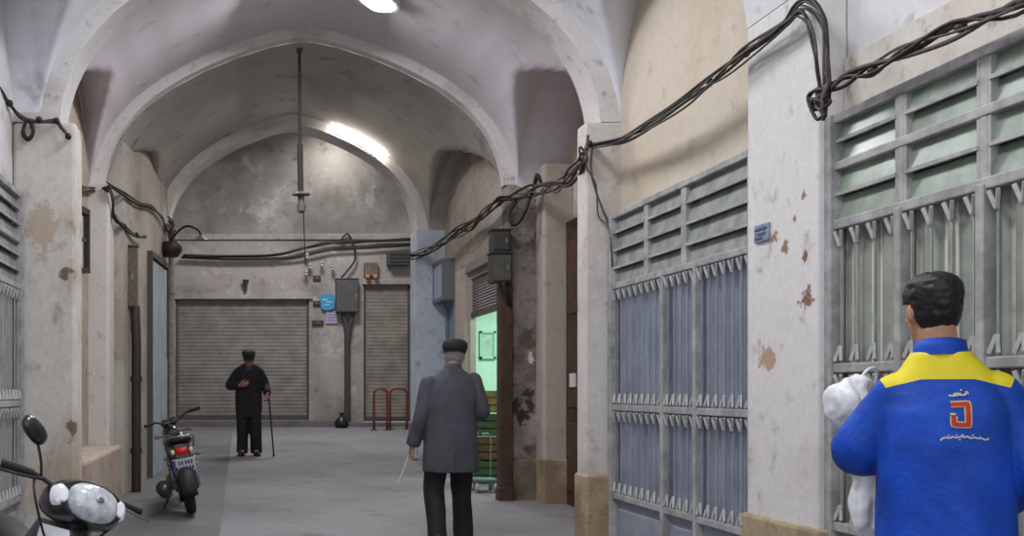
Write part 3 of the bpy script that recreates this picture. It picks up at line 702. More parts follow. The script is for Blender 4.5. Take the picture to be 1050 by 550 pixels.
m.build('vent', plain('dark vent', (44, 46, 48), 0.5), g, local=False)
g = empty('junction_box', W(381, 284, 22.5), 'small rusty orange junction box above the narrow shutter', 'box')
m = MB(); a = W(374, 283, 22.4); b = W(388, 269, 22.4); m.box(a.x, b.x, 22.45, 22.62, a.z, b.z); m.build('housing', plain('brown casing', (124, 108, 92), 0.6, var=0.3, scale=9), g, bevel=0.01, local=False)
for px in (377, 385): m = MB(); m.ball(W(px, 284, 22.42), 0.055); m.build('knob', plain('rusty orange', (176, 120, 78), 0.6), g, smooth=True, local=False)
k = 0
for px, py, w, lab in ((325, 285, 4, 'small dark wall switch left of the grey meter box, topmost of three'), (325, 311, 4, 'small dark wall switch left of the blue sign, middle of three'), (326, 331, 6, 'wider dark wall switch left of the lilac notice, lowest of three')):
    g = empty('wall_switch', W(px, py, 22.6), lab, 'switch', group='small wall boxes on the far wall'); c = W(px, py, 22.55)
    m = MB(); m.box(c.x - w * 0.02, c.x + w * 0.02, 22.56, 22.63, c.z - 0.05, c.z + 0.05); m.build('plate', plain('dark bakelite', (54, 52, 50), 0.5), g, bevel=0.008, local=False)
    m = MB(); m.box(c.x - 0.02, c.x + 0.02, 22.54, 22.57, c.z - 0.02, c.z + 0.02); m.build('rocker', plain('grey rocker', (100, 98, 94), 0.5), g, local=False)
g = empty('alarm_horn', W(252, 300, 22.5), 'small dark alarm horn above the wide shutter on the far wall', 'alarm')
m = MB(); c = W(252, 293, 22.5); m.lathe([(0.0, -0.12), (0.035, -0.12), (0.03, 0.0), (0.075, 0.12), (0.0, 0.1)], Matrix.Translation(c), 14); m.build('horn', plain('dark horn', (58, 54, 52), 0.5), g, smooth='auto', local=False)
m = MB(); m.box(c.x - 0.02, c.x + 0.02, 22.5, 22.63, c.z - 0.03, c.z + 0.03); m.build('bracket', GUIDE, g, local=False)
g = empty('wire_hook_rack', W(330, 276, 22.4), 'cluster of pale porcelain insulators on wires on the far wall', 'insulators')
for px, py in ((315, 262), (318, 272), (314, 279), (330, 270), (341, 274)):
    m = MB(); c = W(px, py, 22.42); m.lathe([(0.0, -0.06), (0.04, -0.06), (0.025, -0.02), (0.05, 0.0), (0.025, 0.03), (0.03, 0.06), (0, 0.06)], Matrix.Translation(c), 12); m.bar(c, c + Vector((0, 0.2, 0)), 0.03); m.build('insulator', plain('porcelain', (168, 164, 158), 0.4), g, smooth='auto', local=False)
RED = plain('red tube paint', (118, 50, 46), 0.45, var=0.15)
for x0, x1, lab in ((383.5, 397, 'narrow red tubular hoop rack by the far wall, next to the dark conduit'), (400, 417, 'wider red tubular hoop rack by the far wall, in front of the narrow shutter')):
    Y = 21.3 if x0 < 390 else 21.55; g = empty('hoop_rack', W((x0 + x1) / 2, 400 + (EYE - fz(Y)) * F / Y, Y), lab, 'rack', group='red hoop racks by the far wall')
    a = W(x0, 0, Y).x; b = W(x1, 0, Y).x; t = Zs(399, Y); z0 = fz(Y)
    m = MB(); m.tube([(a, Y, z0), (a, Y, t - 0.12), (a + 0.03, Y, t - 0.03), (a + 0.1, Y, t), (b - 0.1, Y, t), (b - 0.03, Y, t - 0.03), (b, Y, t - 0.12), (b, Y, z0)], 0.024, 10, 3); m.build('hoop', RED, g, smooth=True, local=False)
    for xx in (a, b): m = MB(); m.lathe([(0, 0), (0.075, 0), (0.075, 0.015), (0.03, 0.02)], Matrix.Translation((xx, Y, z0)), 14); m.build('foot_plate', GUIDE, g, local=False)
g = empty('rubbish_sack', W(350, 436, 22.1), 'small black tied rubbish sack on the kerb under the conduit', 'bag')
m = MB(); c = Vector((W(350, 0, 22.1).x, 22.0, fz(22.0))); m.stack([(c.x, c.y, c.z, .1, .09), (c.x, c.y, c.z + .05, .15, .13), (c.x, c.y, c.z + .14, .14, .12), (c.x, c.y, c.z + .21, .08, .07), (c.x, c.y, c.z + .25, .03, .03)], 16); sk = m.build('sack', plain('black plastic', (30, 30, 30), 0.35), g, smooth=True, local=False)
m = MB(); m.stack([(c.x, c.y, c.z + .24, .03, .03), (c.x, c.y, c.z + .26, .04, .035), (c.x, c.y, c.z + .31, .07, .05)], 10); m.build('knot', plain('black plastic knot', (36, 36, 36), 0.35), g, local=False)

# lamps --------------------------------------------------------------
g = empty('wall_lamp', W(175, 255, 14.7), 'dark oval street lamp head with curved wire arm on the left of the third arch', 'lamp')
m = MB(); c = W(175, 256, 14.6); m.lathe([(0.0, -0.11), (0.1, -0.1), (0.155, -0.03), (0.16, 0.03), (0.12, 0.1), (0.0, 0.12)], Matrix.Translation(c), 22); m.build('shade', plain('black lamp shade', (38, 36, 34), 0.45), g, smooth='auto', local=False)
m = MB(); m.tube([c + Vector((-0.1, 0.3, 0.05)), c + Vector((0, 0, 0.1)), W(182, 238, 14.55), W(192, 232, 14.5), W(203, 236, 14.45), W(207, 243, 14.4)], 0.016, 8, 5); m.build('arm', BLK, g, smooth=True, local=False)
m = MB(); c2 = W(206, 244, 14.4); m.lathe([(0.02, 0.04), (0.03, 0.02), (0.1, -0.03), (0.09, -0.03), (0.0, 0.0)], Matrix.Translation(c2), 18); m.build('reflector', plain('grey reflector', (110, 106, 102), 0.5), g, smooth='auto', local=False)
Yr = 11.8
g = empty('hanging_lamp', W(309, 215, Yr), 'old lamp fitting on a long dark rod hanging from the middle of the vault', 'lamp')
m = MB(); m.tube([W(307, 48, Yr), W(307.5, 150, Yr)], 0.018, 8); m.tube([W(307.5, 148, Yr), W(308.5, 205, Yr)], 0.032, 8); m.build('rod', plain('dark iron rod', (58, 54, 52), 0.5), g, smooth='auto', local=False)
m = MB(); c = W(309, 199, Yr); m.lathe([(0.03, 0.03), (0.1, 0.0), (0.1, -0.012), (0.03, -0.015), (0.035, -0.11), (0.05, -0.12), (0.045, -0.19), (0.02, -0.21), (0.0, -0.21)], Matrix.Translation(c), 18); m.build('lamp_holder', plain('dull lamp holder', (104, 100, 100), 0.45), g, smooth='auto', local=False)
m = MB(); m.tube([W(311, 214, Yr), W(312, 240, Yr), W(313, 272, Yr)], 0.007, 6); m.build('wire', BLK, g, local=False)
m = MB(); m.tube([W(307, 44, Yr), W(307, 54, Yr)], [0.05, 0.03], 12); m.build('ceiling_rose', GUIDE, g, local=False)
# bright round light in second bay vault
Yl = 9.9; c = W(390, -2, Yl); tv = (Yl - 8.35) / 3.05; sa = [p + (q - p) * tv for p, q in zip(grow(A1, .2), grow(A2, .13))]; u = (c.x - XC) / sa[1]
zt = sa[2] + sa[3] * prof_v(u)
c = Vector((c.x, Yl, zt))
tilt = math.atan2(1.68 * (prof_v(u + 0.05) - prof_v(u - 0.05)), 0.1 * 2.24)
Mx = Matrix.Translation(c) @ Matrix.Rotation(-tilt, 4, 'Y')
g = empty('ceiling_lamp', c, 'bright round lamp set in the vault just behind the nearest arch', 'lamp')
m = MB(); m.lathe([(0.20, 0.05), (0.20, -0.06), (0.17, -0.06), (0.16, 0.0), (0.16, 0.05)], Mx, 32); m.build('ring', plain('white ring', (214, 212, 208), 0.5), g, smooth='auto', local=False)
m = MB(); m.lathe([(0.165, -0.03), (0.15, -0.07), (0.1, -0.1), (0.0, -0.115)], Mx, 32); m.build('diffuser', emit('lit diffuser', (255, 250, 240), 9), g, smooth=True, local=False)

# ------------------------------------------------------------------ people
SKIN = plain('skin', (176, 130, 104), 0.55, var=0.06, scale=30)
EYEW = plain('eye white', (220, 216, 208), 0.3); IRIS = plain('dark iris', (40, 30, 24), 0.3); LIP = plain('lips', (140, 86, 76), 0.5)
def blob_ends(mb, P, R):
    mb.ball(P[0], R[0], 12, 8); mb.ball(P[-1], R[-1], 12, 8)
def limb(mb, P, R, n=6):
    mb.tube(P, R, 14, n); blob_ends(mb, [Vector(p) for p in P], R)
def hand(mb, wrist, d, nrm, thumb, curl=0.5, s=1.0):
    """palm plus five bent fingers; d finger direction, nrm palm-facing direction, thumb side"""
    w = Vector(wrist); d = Vector(d).normalized(); nrm = Vector(nrm); nrm = (nrm - d * nrm.dot(d)).normalized(); t = Vector(thumb); t = (t - d * t.dot(d) - nrm * t.dot(nrm)).normalized()
    secs = []
    for k, (l, hw, th) in enumerate(((-0.02, .026, .021), (0.01, .030, .019), (0.045, .039, .017), (0.085, .041, .014), (0.098, .036, .009))):
        c = w + d * l * s; q = []
        for j in range(14):
            a = 2 * PI * j / 14; q.append(c + t * hw * s * math.cos(a) + nrm * th * s * math.sin(a))
        secs.append(q)
    mb.loft(secs)
    for off, L, a0 in ((0.030, .070, 0.0), (0.010, .080, .05), (-0.010, .075, .1), (-0.030, .058, .16)):
        p = w + d * (0.088 if abs(off) < .02 else .082) * s + t * off * s; P = [p - d * .015 * s, p]; ang = 0.15 + a0
        dd = (d + t * off * 2.2).normalized()
        for fr in (.42, .32, .26):
            ang += curl * (0.75 + a0); p = p + (dd * math.cos(ang) + nrm * math.sin(ang)) * L * fr * 1.05 * s; P.append(p)
        mb.tube(P, [.0098 * s, .0095 * s, .0088 * s, .008 * s, .0066 * s], 8, 3); mb.ball(P[-1], .0066 * s, 8, 6)
    p = w + d * .022 * s + t * .026 * s; P = [p]
    for k, (fr, a) in enumerate(((.038, .75), (.03, .45), (.025, .2))):
        p = p + (d * math.cos(a) + t * math.sin(a) * 0.9 + nrm * (0.35 + 0.3 * k * curl)).normalized() * fr * s; P.append(p)
    mb.tube(P, [.013 * s, .0115 * s, .0098 * s, .0075 * s], 8, 3); mb.ball(P[-1], .0075 * s, 8, 6)
HEAD = [(0, .05, -.118, .02, .018), (0, .036, -.106, .043, .042), (0, .018, -.075, .058, .07), (0, .006, -.035, .068, .086), (0, 0, .01, .073, .095), (0, -.004, .05, .075, .098), (0, -.007, .085, .067, .088), (0, -.009, .108, .049, .064), (0, -.009, .12, .02, .028)]
def head(mb, M):
    mb.stack(HEAD, 22, M)
    mb.tube([M @ Vector(p) for p in ((0, .088, .022), (0, .104, -.008), (0, .112, -.026))], [.007, .010, .012], 8, 3); mb.ball(M @ Vector((0, .108, -.028)), .0125, 8, 6)
    for sx in (-1, 1):
        mb.ball(M @ Vector((sx * .014, .096, -.031)), .009, 8, 6)
        mb.ball(M @ Vector((sx * .076, -.008, -.012)), (.010, .02, .031), 10, 8, M.to_3x3())
        mb.tube([M @ Vector(p) for p in ((sx * .012, .09, .03), (sx * .036, .085, .036), (sx * .056, .066, .026))], [.006, .008, .005], 8, 3)
        mb.ball(M @ Vector((sx * .045, .062, -.03)), (.018, .018, .016), 8, 6)
    mb.ball(M @ Vector((0, .058, -.104)), (.022, .018, .016), 8, 6)
def face_bits(M, parent):
    for sx in (-1, 1):
        m = MB(); m.ball(M @ Vector((sx * .032, .083, .012)), (.013, .008, .009), 10, 8, M.to_3x3()); e = m.build('eye', EYEW, parent, smooth=True)
        m = MB(); m.ball(M @ Vector((sx * .032, .0895, .012)), (.006, .003, .006), 8, 6, M.to_3x3()); m.build('iris', IRIS, e, smooth=True)
    m = MB(); m.tube([M @ Vector(p) for p in ((-.026, .078, -.064), (-.01, .092, -.061), (0, .093, -.062), (.01, .092, -.061), (.026, .078, -.064))], [.003, .006, .006, .006, .003], 8, 3); m.build('mouth', LIP, parent, smooth=True)
def folds(me, amp, sc, keep=None, stretch=(1, 1, 0.45)):
    vn = [v.normal.copy() for v in me.vertices]
    for v, n in zip(me.vertices, vn):
        p = Vector((v.co.x * stretch[0], v.co.y * stretch[1], v.co.z * stretch[2])) * sc
        w = noise.noise(p) * 0.65 + noise.noise(p * 2.3 + Vector((3, 1, 7))) * 0.35
        v.co += n * amp * w
    me.update()
def hair_mesh(M, fn, scale=1.06, off=(0, 0, 0)):
    """scalp shell: the head's own sections blown up a little, kept only where fn(p) holds"""
    m = MB(); m.stack([(a, b, c * 1.0 + 0.004, r1 * scale + .006, r2 * scale + .006) for a, b, c, r1, r2 in HEAD], 40)
    me = remesh(m, .006, 3); bm = bmesh.new(); bm.from_mesh(me)
    dl = [f for f in bm.faces if not fn(f.calc_center_median())]
    bmesh.ops.delete(bm, geom=dl, context='FACES')
    for v in bm.verts:
        w = noise.noise(v.co * 60) * .004 + noise.noise(v.co * 140) * .002; v.co += v.normal * w
    bmesh.ops.solidify(bm, geom=bm.faces[:], thickness=0.006)
    bm.transform(M); bm.to_mesh(me); bm.free(); return me
def shoe(parent, ankle, yaw, mat, L=.27):
    a = Vector(ankle); M = Matrix.Translation((a.x, a.y, 0)) @ Matrix.Rotation(yaw, 4, 'Z')
    m = MB(); m.stack([(0, .07, 0.0, .043, L / 2), (0, .07, .02, .046, L / 2 + .004), (0, .065, .045, .042, L / 2 - .01), (0, .03, .075, .037, L / 2 - .05), (0, -.01, .10, .036, .05), (0, -.015, .12, .035, .045)], 24, M, 2.4)
    sh = m.build('shoe', mat, parent, smooth=True)
    m = MB(); m.stack([(0, .07, 0.0, .047, L / 2 + .006), (0, .07, .016, .047, L / 2 + .006)], 24, M, 2.4); m.build('sole', plain('dark sole', (24, 22, 22), 0.7), sh)
def head_matrix(c, yaw=0, pitch=0, roll=0, s=1.0):
    return Matrix.Translation(c) @ Matrix.Rotation(yaw, 4, 'Z') @ Matrix.Rotation(pitch, 4, 'X') @ Matrix.Rotation(roll, 4, 'Y') @ Matrix.Scale(s, 4)
def bisect(me, co, no):
    bm = bmesh.new(); bm.from_mesh(me)
    bmesh.ops.bisect_plane(bm, geom=bm.verts[:] + bm.edges[:] + bm.faces[:], plane_co=co, plane_no=no)
    bm.to_mesh(me); bm.free()
def split(me, fn):
    """two meshes: faces where fn holds, and the rest"""
    a = me.copy()
    for q, keep in ((me, True), (a, False)):
        bm = bmesh.new(); bm.from_mesh(q)
        bmesh.ops.delete(bm, geom=[f for f in bm.faces if bool(fn(f.calc_center_median())) != keep], context='FACES'); bm.to_mesh(q); bm.free()
    return me, a
def person(label, loc, yaw, J, skin=SKIN):
    """skin body from joints J; clothes are added by the caller"""
    g = empty('person', loc, label, 'person', (0, 0, yaw))
    m = MB(); hm = J['head']
    m.stack([(J['px'], 0, J['hip'][0].z - .1, .13, .09), (J['px'], 0, J['hip'][0].z + .05, .15, .10), (J['px'], 0, J['waist'], .13, .09), (J['cx'], J['cy'], J['chest'], .16, .105), (J['cx'], J['cy'], J['sh'][0].z + .0, .15, .08), (J['cx'], J['cy'], J['sh'][0].z + .05, .08, .06)], 20)
    nb = Vector((J['cx'], J['cy'], J['sh'][0].z + .03)); nt = hm @ Vector((0, -.015, -.06)); m.tube([nb, nb.lerp(nt, .5), nt], [.066, .058, .056], 14, 4)
    head(m, hm)
    for k in (0, 1):
        limb(m, [J['sh'][k], J['sh'][k].lerp(J['el'][k], .5), J['el'][k], J['el'][k].lerp(J['wr'][k], .4), J['wr'][k]], [.052, .047, .038, .038, .026])
        limb(m, [J['hip'][k], J['hip'][k].lerp(J['kn'][k], .5), J['kn'][k], J['kn'][k].lerp(J['an'][k], .35), J['an'][k]], [.085, .072, .052, .054, .036])
        m.ball(J['an'][k] + Vector((0, .05, -.03)), (.038, .10, .035))
        h = J['hand'][k]; hand(m, J['wr'][k], h[0], h[1], h[2], h[3])
    link_mesh('body', remesh(m, .006, 4), skin, g)
    face_bits(hm, g)
    return g
def trousers(g, J, mat, r=(.10, .082, .072, .066), hem=.05, amp=.006):
    m = MB(); hz = J['hip'][0].z
    m.stack([(J['px'], -.005, hz - .1, .155, .115), (J['px'], -.005, hz, .178, .128), (J['px'], 0, hz + .1, .168, .115), (J['px'], 0, hz + .17, .16, .108)], 22)
    for k in (0, 1):
        h, n, a = J['hip'][k], J['kn'][k], J['an'][k].copy(); a.z = hem; a.y -= 0.0
        m.tube([h, h.lerp(n, .5), n, n.lerp(a, .5), a], list(r) + [r[-1] * .98], 18, 6); m.ball(h, r[0])
    me = remesh(m, .009, 4); folds(me, amp, 9); o = link_mesh('trousers', me, mat, g); return o
def jacket_mesh(J, rows, sleeve, voxel=.008, amp=.006, sc=8):
    m = MB(); m.stack(rows, 30, None, 2.3)
    for k in (0, 1):
        s_, e, w = J['sh'][k], J['el'][k], J['wr'][k]
        P = [s_, s_.lerp(e, .5), e, e.lerp(w, .5), e.lerp(w, 0.93)]
        m.tube(P, sleeve, 16, 6); m.ball(s_, sleeve[0]); m.ball(e, sleeve[2])
    me = remesh(m, voxel, 6); folds(me, amp, sc); return me
V = Vector

# person in the blue and yellow work jacket, back to us ----------------
Y = 3.5; px0 = 968; PSI = math.radians(-26); SC = 1.02
X0A = (px0 - 249) / F * Y
def LA(px, py, y):
    """local point of this person at local depth y whose picture lies at px, py"""
    t = (px - 249) / F; c, sn = math.cos(PSI), math.sin(PSI); y *= SC
    x = (t * (Y + y * c) - X0A + y * sn) / (c - t * sn); yw = Y + x * sn + y * c
    return V((x, y, EYE - fz(Y) + (400 - py) / F * yw)) / SC
J = dict(px=0, cx=0, cy=0, waist=1.08, chest=1.27, hip=[V((-.09, 0, .93)), V((.09, 0, .93))], sh=[V((-.135, 0, 1.415)), V((.135, 0, 1.415))],
         el=[LA(877, 466, .05), V((.235, -.02, 1.17))], wr=[V((-.06, .27, 1.19)), V((.17, .20, 1.05))],
         kn=[V((-.10, .03, .50)), V((.11, .02, .50))], an=[V((-.11, -.01, .09)), V((.12, 0, .09))],
         hand=[(V((.35, .9, .1)), V((.2, .1, 1)), V((-1, 0, .2)), .5), (V((-.4, .9, .2)), V((-.3, 0, 1)), V((1, 0, 0)), .7)],
         head=head_matrix(LA(957, 318, .0) + V((0, .01, 0)), math.radians(17), math.radians(-3), 0, .95))
PA = person('person in a blue work jacket with yellow shoulders, back turned, facing the green louvred gate', (X0A, Y, fz(Y)), PSI, J); PA.scale = (SC, SC, SC)
BLUE = plain('royal blue work cloth', (16, 72, 180), 0.62, var=0.22, scale=5, bump=0.9, spec=0.3); YELL = plain('yellow work cloth', (222, 204, 40), 0.6, var=0.08, scale=5, spec=0.3)
rows = [(0, 0, .78, .195, .15), (0, 0, .95, .195, .15), (0, -.005, 1.10, .19, .142), (0, -.01, 1.25, .185, .14), (0, -.01, 1.35, .182, .125), (0, -.005, 1.41, .17, .105), (-.003, 0, 1.46, .142, .092), (-.008, 0, 1.505, .105, .08), (-.01, 0, 1.545, .078, .07)]
me = jacket_mesh(J, rows, [.068, .074, .074, .066, .058], .0065, .014, 7)
ZY = LA(960, 389, -.12).z
for co, no in (((0, 0, ZY), (0, 0, 1)), ((-.07, 0, ZY), (-.28, 0, 1)), ((.07, 0, ZY), (.28, 0, 1)), ((-.195, 0, 1.49), (1, 0, .5)), ((.195, 0, 1.49), (-1, 0, .5))): bisect(me, co, no)
def is_yoke(p):
    ax = abs(p.x); return p.z > (ZY if ax < .07 else ZY - .28 * (ax - .07)) and (ax - .195) < .5 * (1.49 - p.z) * -1
ym, bmh = split(me, is_yoke)
jk = link_mesh('jacket', bmh, BLUE, PA); yk = link_mesh('yoke', ym, YELL, jk); yk['label'] = 'yellow shoulder yoke'
def make_bvh(o):
    bm = bmesh.new(); bm.from_mesh(o.data); t = BVHTree.FromBMesh(bm); bm.free(); return t
BV = make_bvh(jk)
m = MB(); secs = []
for z, r, tk in ((1.525, .080, 0), (1.55, .075, 0), (1.578, .070, 0), (1.575, .061, 0), (1.54, .061, 0)):
    secs.append([V((-.01 + r * math.cos(2 * PI * k / 28), .004 + r * .98 * math.sin(2 * PI * k / 28), z - .012 * math.sin(2 * PI * k / 28))) for k in range(28)])
m.loft(secs, cap=False); m.build('collar', BLUE, jk, smooth=True)
m = MB()
for k in (0, 1):
    e, w = J['el'][k], J['wr'][k]; m.tube([e.lerp(w, .84), e.lerp(w, .97)], [.062, .058], 16)
m.build('cuff', BLUE, jk, smooth='auto')
def patch(name, polys, off, mat, parent):
    """thin embroidery lying on the jacket's back: polylines (points in x, z) with a width"""
    m = MB()
    for pts, wd in polys:
        P = []
        for a, b in zip(pts[:-1], pts[1:]):
            n = max(2, int((V(b) - V(a)).length / .003))
            P += [(a[0] + (b[0] - a[0]) * i / n, a[1] + (b[1] - a[1]) * i / n) for i in range(n)]
        P.append(pts[-1]); L = []; 
        for i, p in enumerate(P):
            q0, q1 = P[max(i - 1, 0)], P[min(i + 1, len(P) - 1)]; t = V((q1[0] - q0[0], q1[1] - q0[1])).normalized(); nn = V((-t.y, t.x)) * wd / 2
            L.append([(p[0] + nn.x * u, p[1] + nn.y * u) for u in (-1, 0, 1)])
        vs = []; ok = True
        for row in L:
            for x, z in row:
                hit = BV.ray_cast(V((x, -1, z)), V((0, 1, 0)))
                vs.append(V((x, (hit[0].y if hit[0] else -.14) - off, z)))
        fs = [(3 * i + j, 3 * i + j + 1, 3 * i + j + 4, 3 * i + j + 3) for i in range(len(L) - 1) for j in (0, 1)]
        m.add(vs, fs)
    return m.build(name, mat, parent)
def E(px, py):
    q = LA(940 + px / 6.88, 390 + py / 6.88, -.125); return (q.x, q.z)
YTH = plain('yellow thread', (196, 176, 92), 0.6); RTH = plain('red thread', (176, 36, 34), 0.6); PTH = plain('pale thread', (188, 180, 150), 0.6)
out = [E(240, 172), E(362, 166), E(362, 318), E(258, 312), E(258, 255)]
w1 = 36 / 6.88 / 385
patch('emblem_border', [(out, w1 * 1.5), ([E(232, 240), E(272, 240)], w1 * .5)], .003, YTH, jk)
patch('emblem', [(out, w1 * .92)], .0055, RTH, jk)
sc = lambda pts: [E(*p) for p in pts]
t_ = 8 / 6.88 / 385
patch('lettering', [(sc([(230, 108), (262, 112), (300, 104), (335, 106), (352, 100), (358, 78)]), t_ * 1.7), (sc([(262, 100), (290, 92), (320, 98)]), t_ * 1.4), (sc([(312, 68), (326, 70)]), t_ * 1.6), (sc([(366, 80), (372, 100)]), t_)], .003, PTH, jk)
patch('lettering', [(sc([(158, 424), (172, 410), (196, 402), (220, 408), (248, 398), (270, 404), (296, 400)]), t_ * 1.6), (sc([(300, 404), (318, 384), (326, 404), (352, 396), (372, 408), (404, 404), (430, 412), (452, 410)]), t_ * 1.6),
       (sc([(456, 408), (470, 420), (496, 420), (506, 408)]), t_ * 1.5), (sc([(210, 390), (222, 388)]), t_ * 1.3), (sc([(270, 386), (282, 386)]), t_ * 1.3), (sc([(384, 386), (398, 388)]), t_ * 1.3), (sc([(290, 416), (304, 420)]), t_ * 1.3), (sc([(440, 396), (446, 410)]), t_)], .003, PTH, jk)
trousers(PA, J, plain('navy work trousers', (28, 44, 92), 0.7, var=0.1))
for k in (0, 1): shoe(PA, J['an'][k], (-.1, .12)[1 - k], plain('black shoe leather', (28, 26, 26), 0.4))
HAIR = plain('black hair', (20, 18, 18), 0.5, var=0.3, scale=80)
def hr(p): return (p.z > .048 and p.y < .085 + (p.z - .06) * .3) or (p.z > .022 and p.y < .035) or (p.z > -.088 + .05 * (abs(p.x) / .07) ** 2 and p.y < -.03)
me = hair_mesh(J['head'] @ Matrix.Scale(1.02, 4), hr, 1.03); link_mesh('hair', me, HAIR, PA)

# white plastic sack carried in front of the same person
g = empty('plastic_bag', W(872, 416, 3.84), 'crumpled white plastic bag carried at the side of the person in blue', 'bag')
m = MB(); m.ball((0, 0, 0), (.075, .09, .095)); m.ball((-.03, .01, .03), (.05, .07, .05)); m.ball((.06, .05, -.16), (.07, .07, .1)); m.ball((.11, .05, -.35), (.075, .07, .16)); m.ball((.03, 0, .07), (.055, .06, .045))
me = remesh(m, .008, 8); folds(me, .022, 13, stretch=(1, 1, .5)); folds(me, .012, 30, stretch=(1, .7, .35))
link_mesh('sack', me, plain('white plastic film', (226, 226, 228), 0.45, var=0.06, scale=14, spec=0.3), g)
m = MB(); m.tube([V((.02, -.02, .09)), V((.05, -.03, .13)), V((.09, -.01, .12)), V((.09, .02, .03))], .006, 8, 4); m.build('handle', plain('white handle loop', (214, 214, 220), 0.4), g, smooth=True)

# walking man in grey blazer, back to us -------------------------------
Y = 8.7; px0 = 462; fzY = fz(Y)
J = dict(px=.0, cx=.01, cy=.02, waist=1.02, chest=1.22, hip=[V((-.09, 0, .86)), V((.09, 0, .86))], sh=[V((-.178, .01, 1.315)), V((.195, .03, 1.335))],
         el=[V((-.245, -.02, 1.03)), V((.255, -.01, 1.08))], wr=[V((-.305, .05, .80)), V((.19, .20, 1.14))],
         kn=[V((-.125, .05, .47)), V((.115, .12, .48))], an=[V((-.135, -.13, .10)), V((.13, .10, .09))],
         hand=[(V((-.08, .25, -.95)), V((.9, .2, 0)), V((.1, 1, 0)), .75), (V((-.5, .8, .3)), V((-.4, -.3, .6)), V((0, .2, 1)), .6)],
         head=head_matrix(V((.045, .055, 1.545)), math.radians(-14), math.radians(-6), math.radians(3)))
PB = person('person in grey blazer and black cap walking away, a thin rod in hand', ((px0 - 249) / F * Y, Y, fzY), math.radians(2), J)
BLZ = plain('grey wool blazer', (72, 72, 80), 0.8, var=0.16, scale=8, bump=0.6)
rows = [(.0, -.01, .60, .228, .155), (0, -.01, .70, .226, .155), (0, -.005, .90, .212, .148), (.005, 0, 1.04, .205, .14), (.008, .01, 1.18, .212, .138), (.01, .015, 1.28, .21, .12), (.012, .02, 1.35, .18, .098), (.015, .025, 1.40, .125, .082), (.02, .03, 1.44, .075, .068)]
me = jacket_mesh(J, rows, [.068, .072, .068, .064, .056], .008, .012, 7); jk = link_mesh('blazer', me, BLZ, PB)
m = MB(); secs = []
for z, r in ((1.40, .086), (1.43, .078), (1.462, .070), (1.46, .062), (1.42, .06)):
    secs.append([V((.022 + r * math.cos(2 * PI * k / 26), .03 + r * .95 * math.sin(2 * PI * k / 26), z - .02 * math.sin(2 * PI * k / 26))) for k in range(26)])
m.loft(secs, cap=False); m.build('collar', BLZ, jk, smooth=True)
m = MB(); m.bar((0, -.172, .60), (0, -.166, .78), .006, .006); m.build('back_vent', plain('dark vent seam', (52, 52, 58), 0.9), jk)
BLK_CLOTH = plain('black trouser cloth', (26, 26, 28), 0.8, var=0.15, scale=12)
trousers(PB, J, BLK_CLOTH, (.105, .096, .086, .080), .04, .012)
for k in (0, 1): shoe(PB, J['an'][k], 0.05, plain('dark brown shoe', (40, 32, 28), 0.5))
GH = plain('grey hair', (148, 142, 138), 0.7, var=0.2, scale=90)
me = hair_mesh(J['head'], lambda p: p.z > -.062 and p.y < -.015 and p.z < .06, 1.04); link_mesh('hair', me, GH, PB)
def cap(parent, M, mat, peak=True):
    m = MB(); m.stack([(0, -.006, .028, .086, .108), (0, -.006, .05, .094, .118), (0, -.004, .078, .099, .124), (0, 0, .108, .092, .116), (0, 0, .126, .066, .085), (0, 0, .132, .03, .04)], 28, M); c = m.build('cap', mat, parent, smooth=True)
    m = MB(); m.stack([(0, -.006, .02, .085, .107), (0, -.006, .045, .09, .112)], 28, M); m.build('band', mat, c, smooth='auto')
    if peak:
        P = [(0.078 * math.sin(t), .085 + .06 * math.cos(t)) for t in [-PI / 2 + PI * k / 12 for k in range(13)]]
        m = MB(); m.prism([(x, y) for x, y in P], .012, M @ Matrix.Translation((0, 0, .032)) @ Matrix.Rotation(-.25, 4, 'X') ); m.build('peak', mat, c)
cap(PB, J['head'] @ Matrix.Translation((0, 0, -.004)) @ Matrix.Scale(1.04, 4), plain('black felt cap', (30, 32, 36), 0.85))
wp = V(((px0 - 249) / F * Y, Y, fzY)) + V((-.325, .07, .71))
m = MB(); m.tube([wp + V((.05, .02, .14)), wp + V((-.10, -.04, -.22))], [.008, .006], 8); m.build('thin_rod', plain('pale rod', (176, 170, 164), 0.4), label='thin pale rod held low in the hand of the person in the grey blazer', cat='rod')

# old man with a cane, far away, facing us -----------------------------
Y = 16.2; px0 = 255; fzY = fz(Y)
J = dict(px=0, cx=0, cy=.05, waist=.98, chest=1.16, hip=[V((-.085, 0, .82)), V((.085, 0, .82))], sh=[V((-.165, .05, 1.255)), V((.165, .05, 1.255))],
         el=[V((-.255, .02, 1.06)), V((.285, .0, 1.06))], wr=[V((-.285, .19, .93)), V((.13, .19, 1.06))],
         kn=[V((-.10, .06, .45)), V((.09, .04, .45))], an=[V((-.115, .0, .09)), V((.10, .0, .09))],
         hand=[(V((-.1, .5, -.75)), V((.6, -.1, -.3)), V((.2, .8, .5)), .8), (V((-.8, .5, .15)), V((0, -.8, .2)), V((0, .3, 1)), .5)],
         head=head_matrix(V((0, .12, 1.46)), 0, math.radians(-14)))
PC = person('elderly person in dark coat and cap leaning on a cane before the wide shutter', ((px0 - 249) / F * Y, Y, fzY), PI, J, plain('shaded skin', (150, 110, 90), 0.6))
COAT = plain('black coat', (30, 30, 32), 0.85, var=0.15, scale=10)
rows = [(0, .0, .56, .19, .15), (0, 0, .70, .20, .155), (0, .01, .92, .205, .15), (0, .02, 1.06, .20, .145), (0, .04, 1.19, .205, .135), (0, .05, 1.28, .20, .115), (0, .055, 1.335, .175, .095), (0, .065, 1.365, .12, .08), (0, .08, 1.39, .075, .07)]
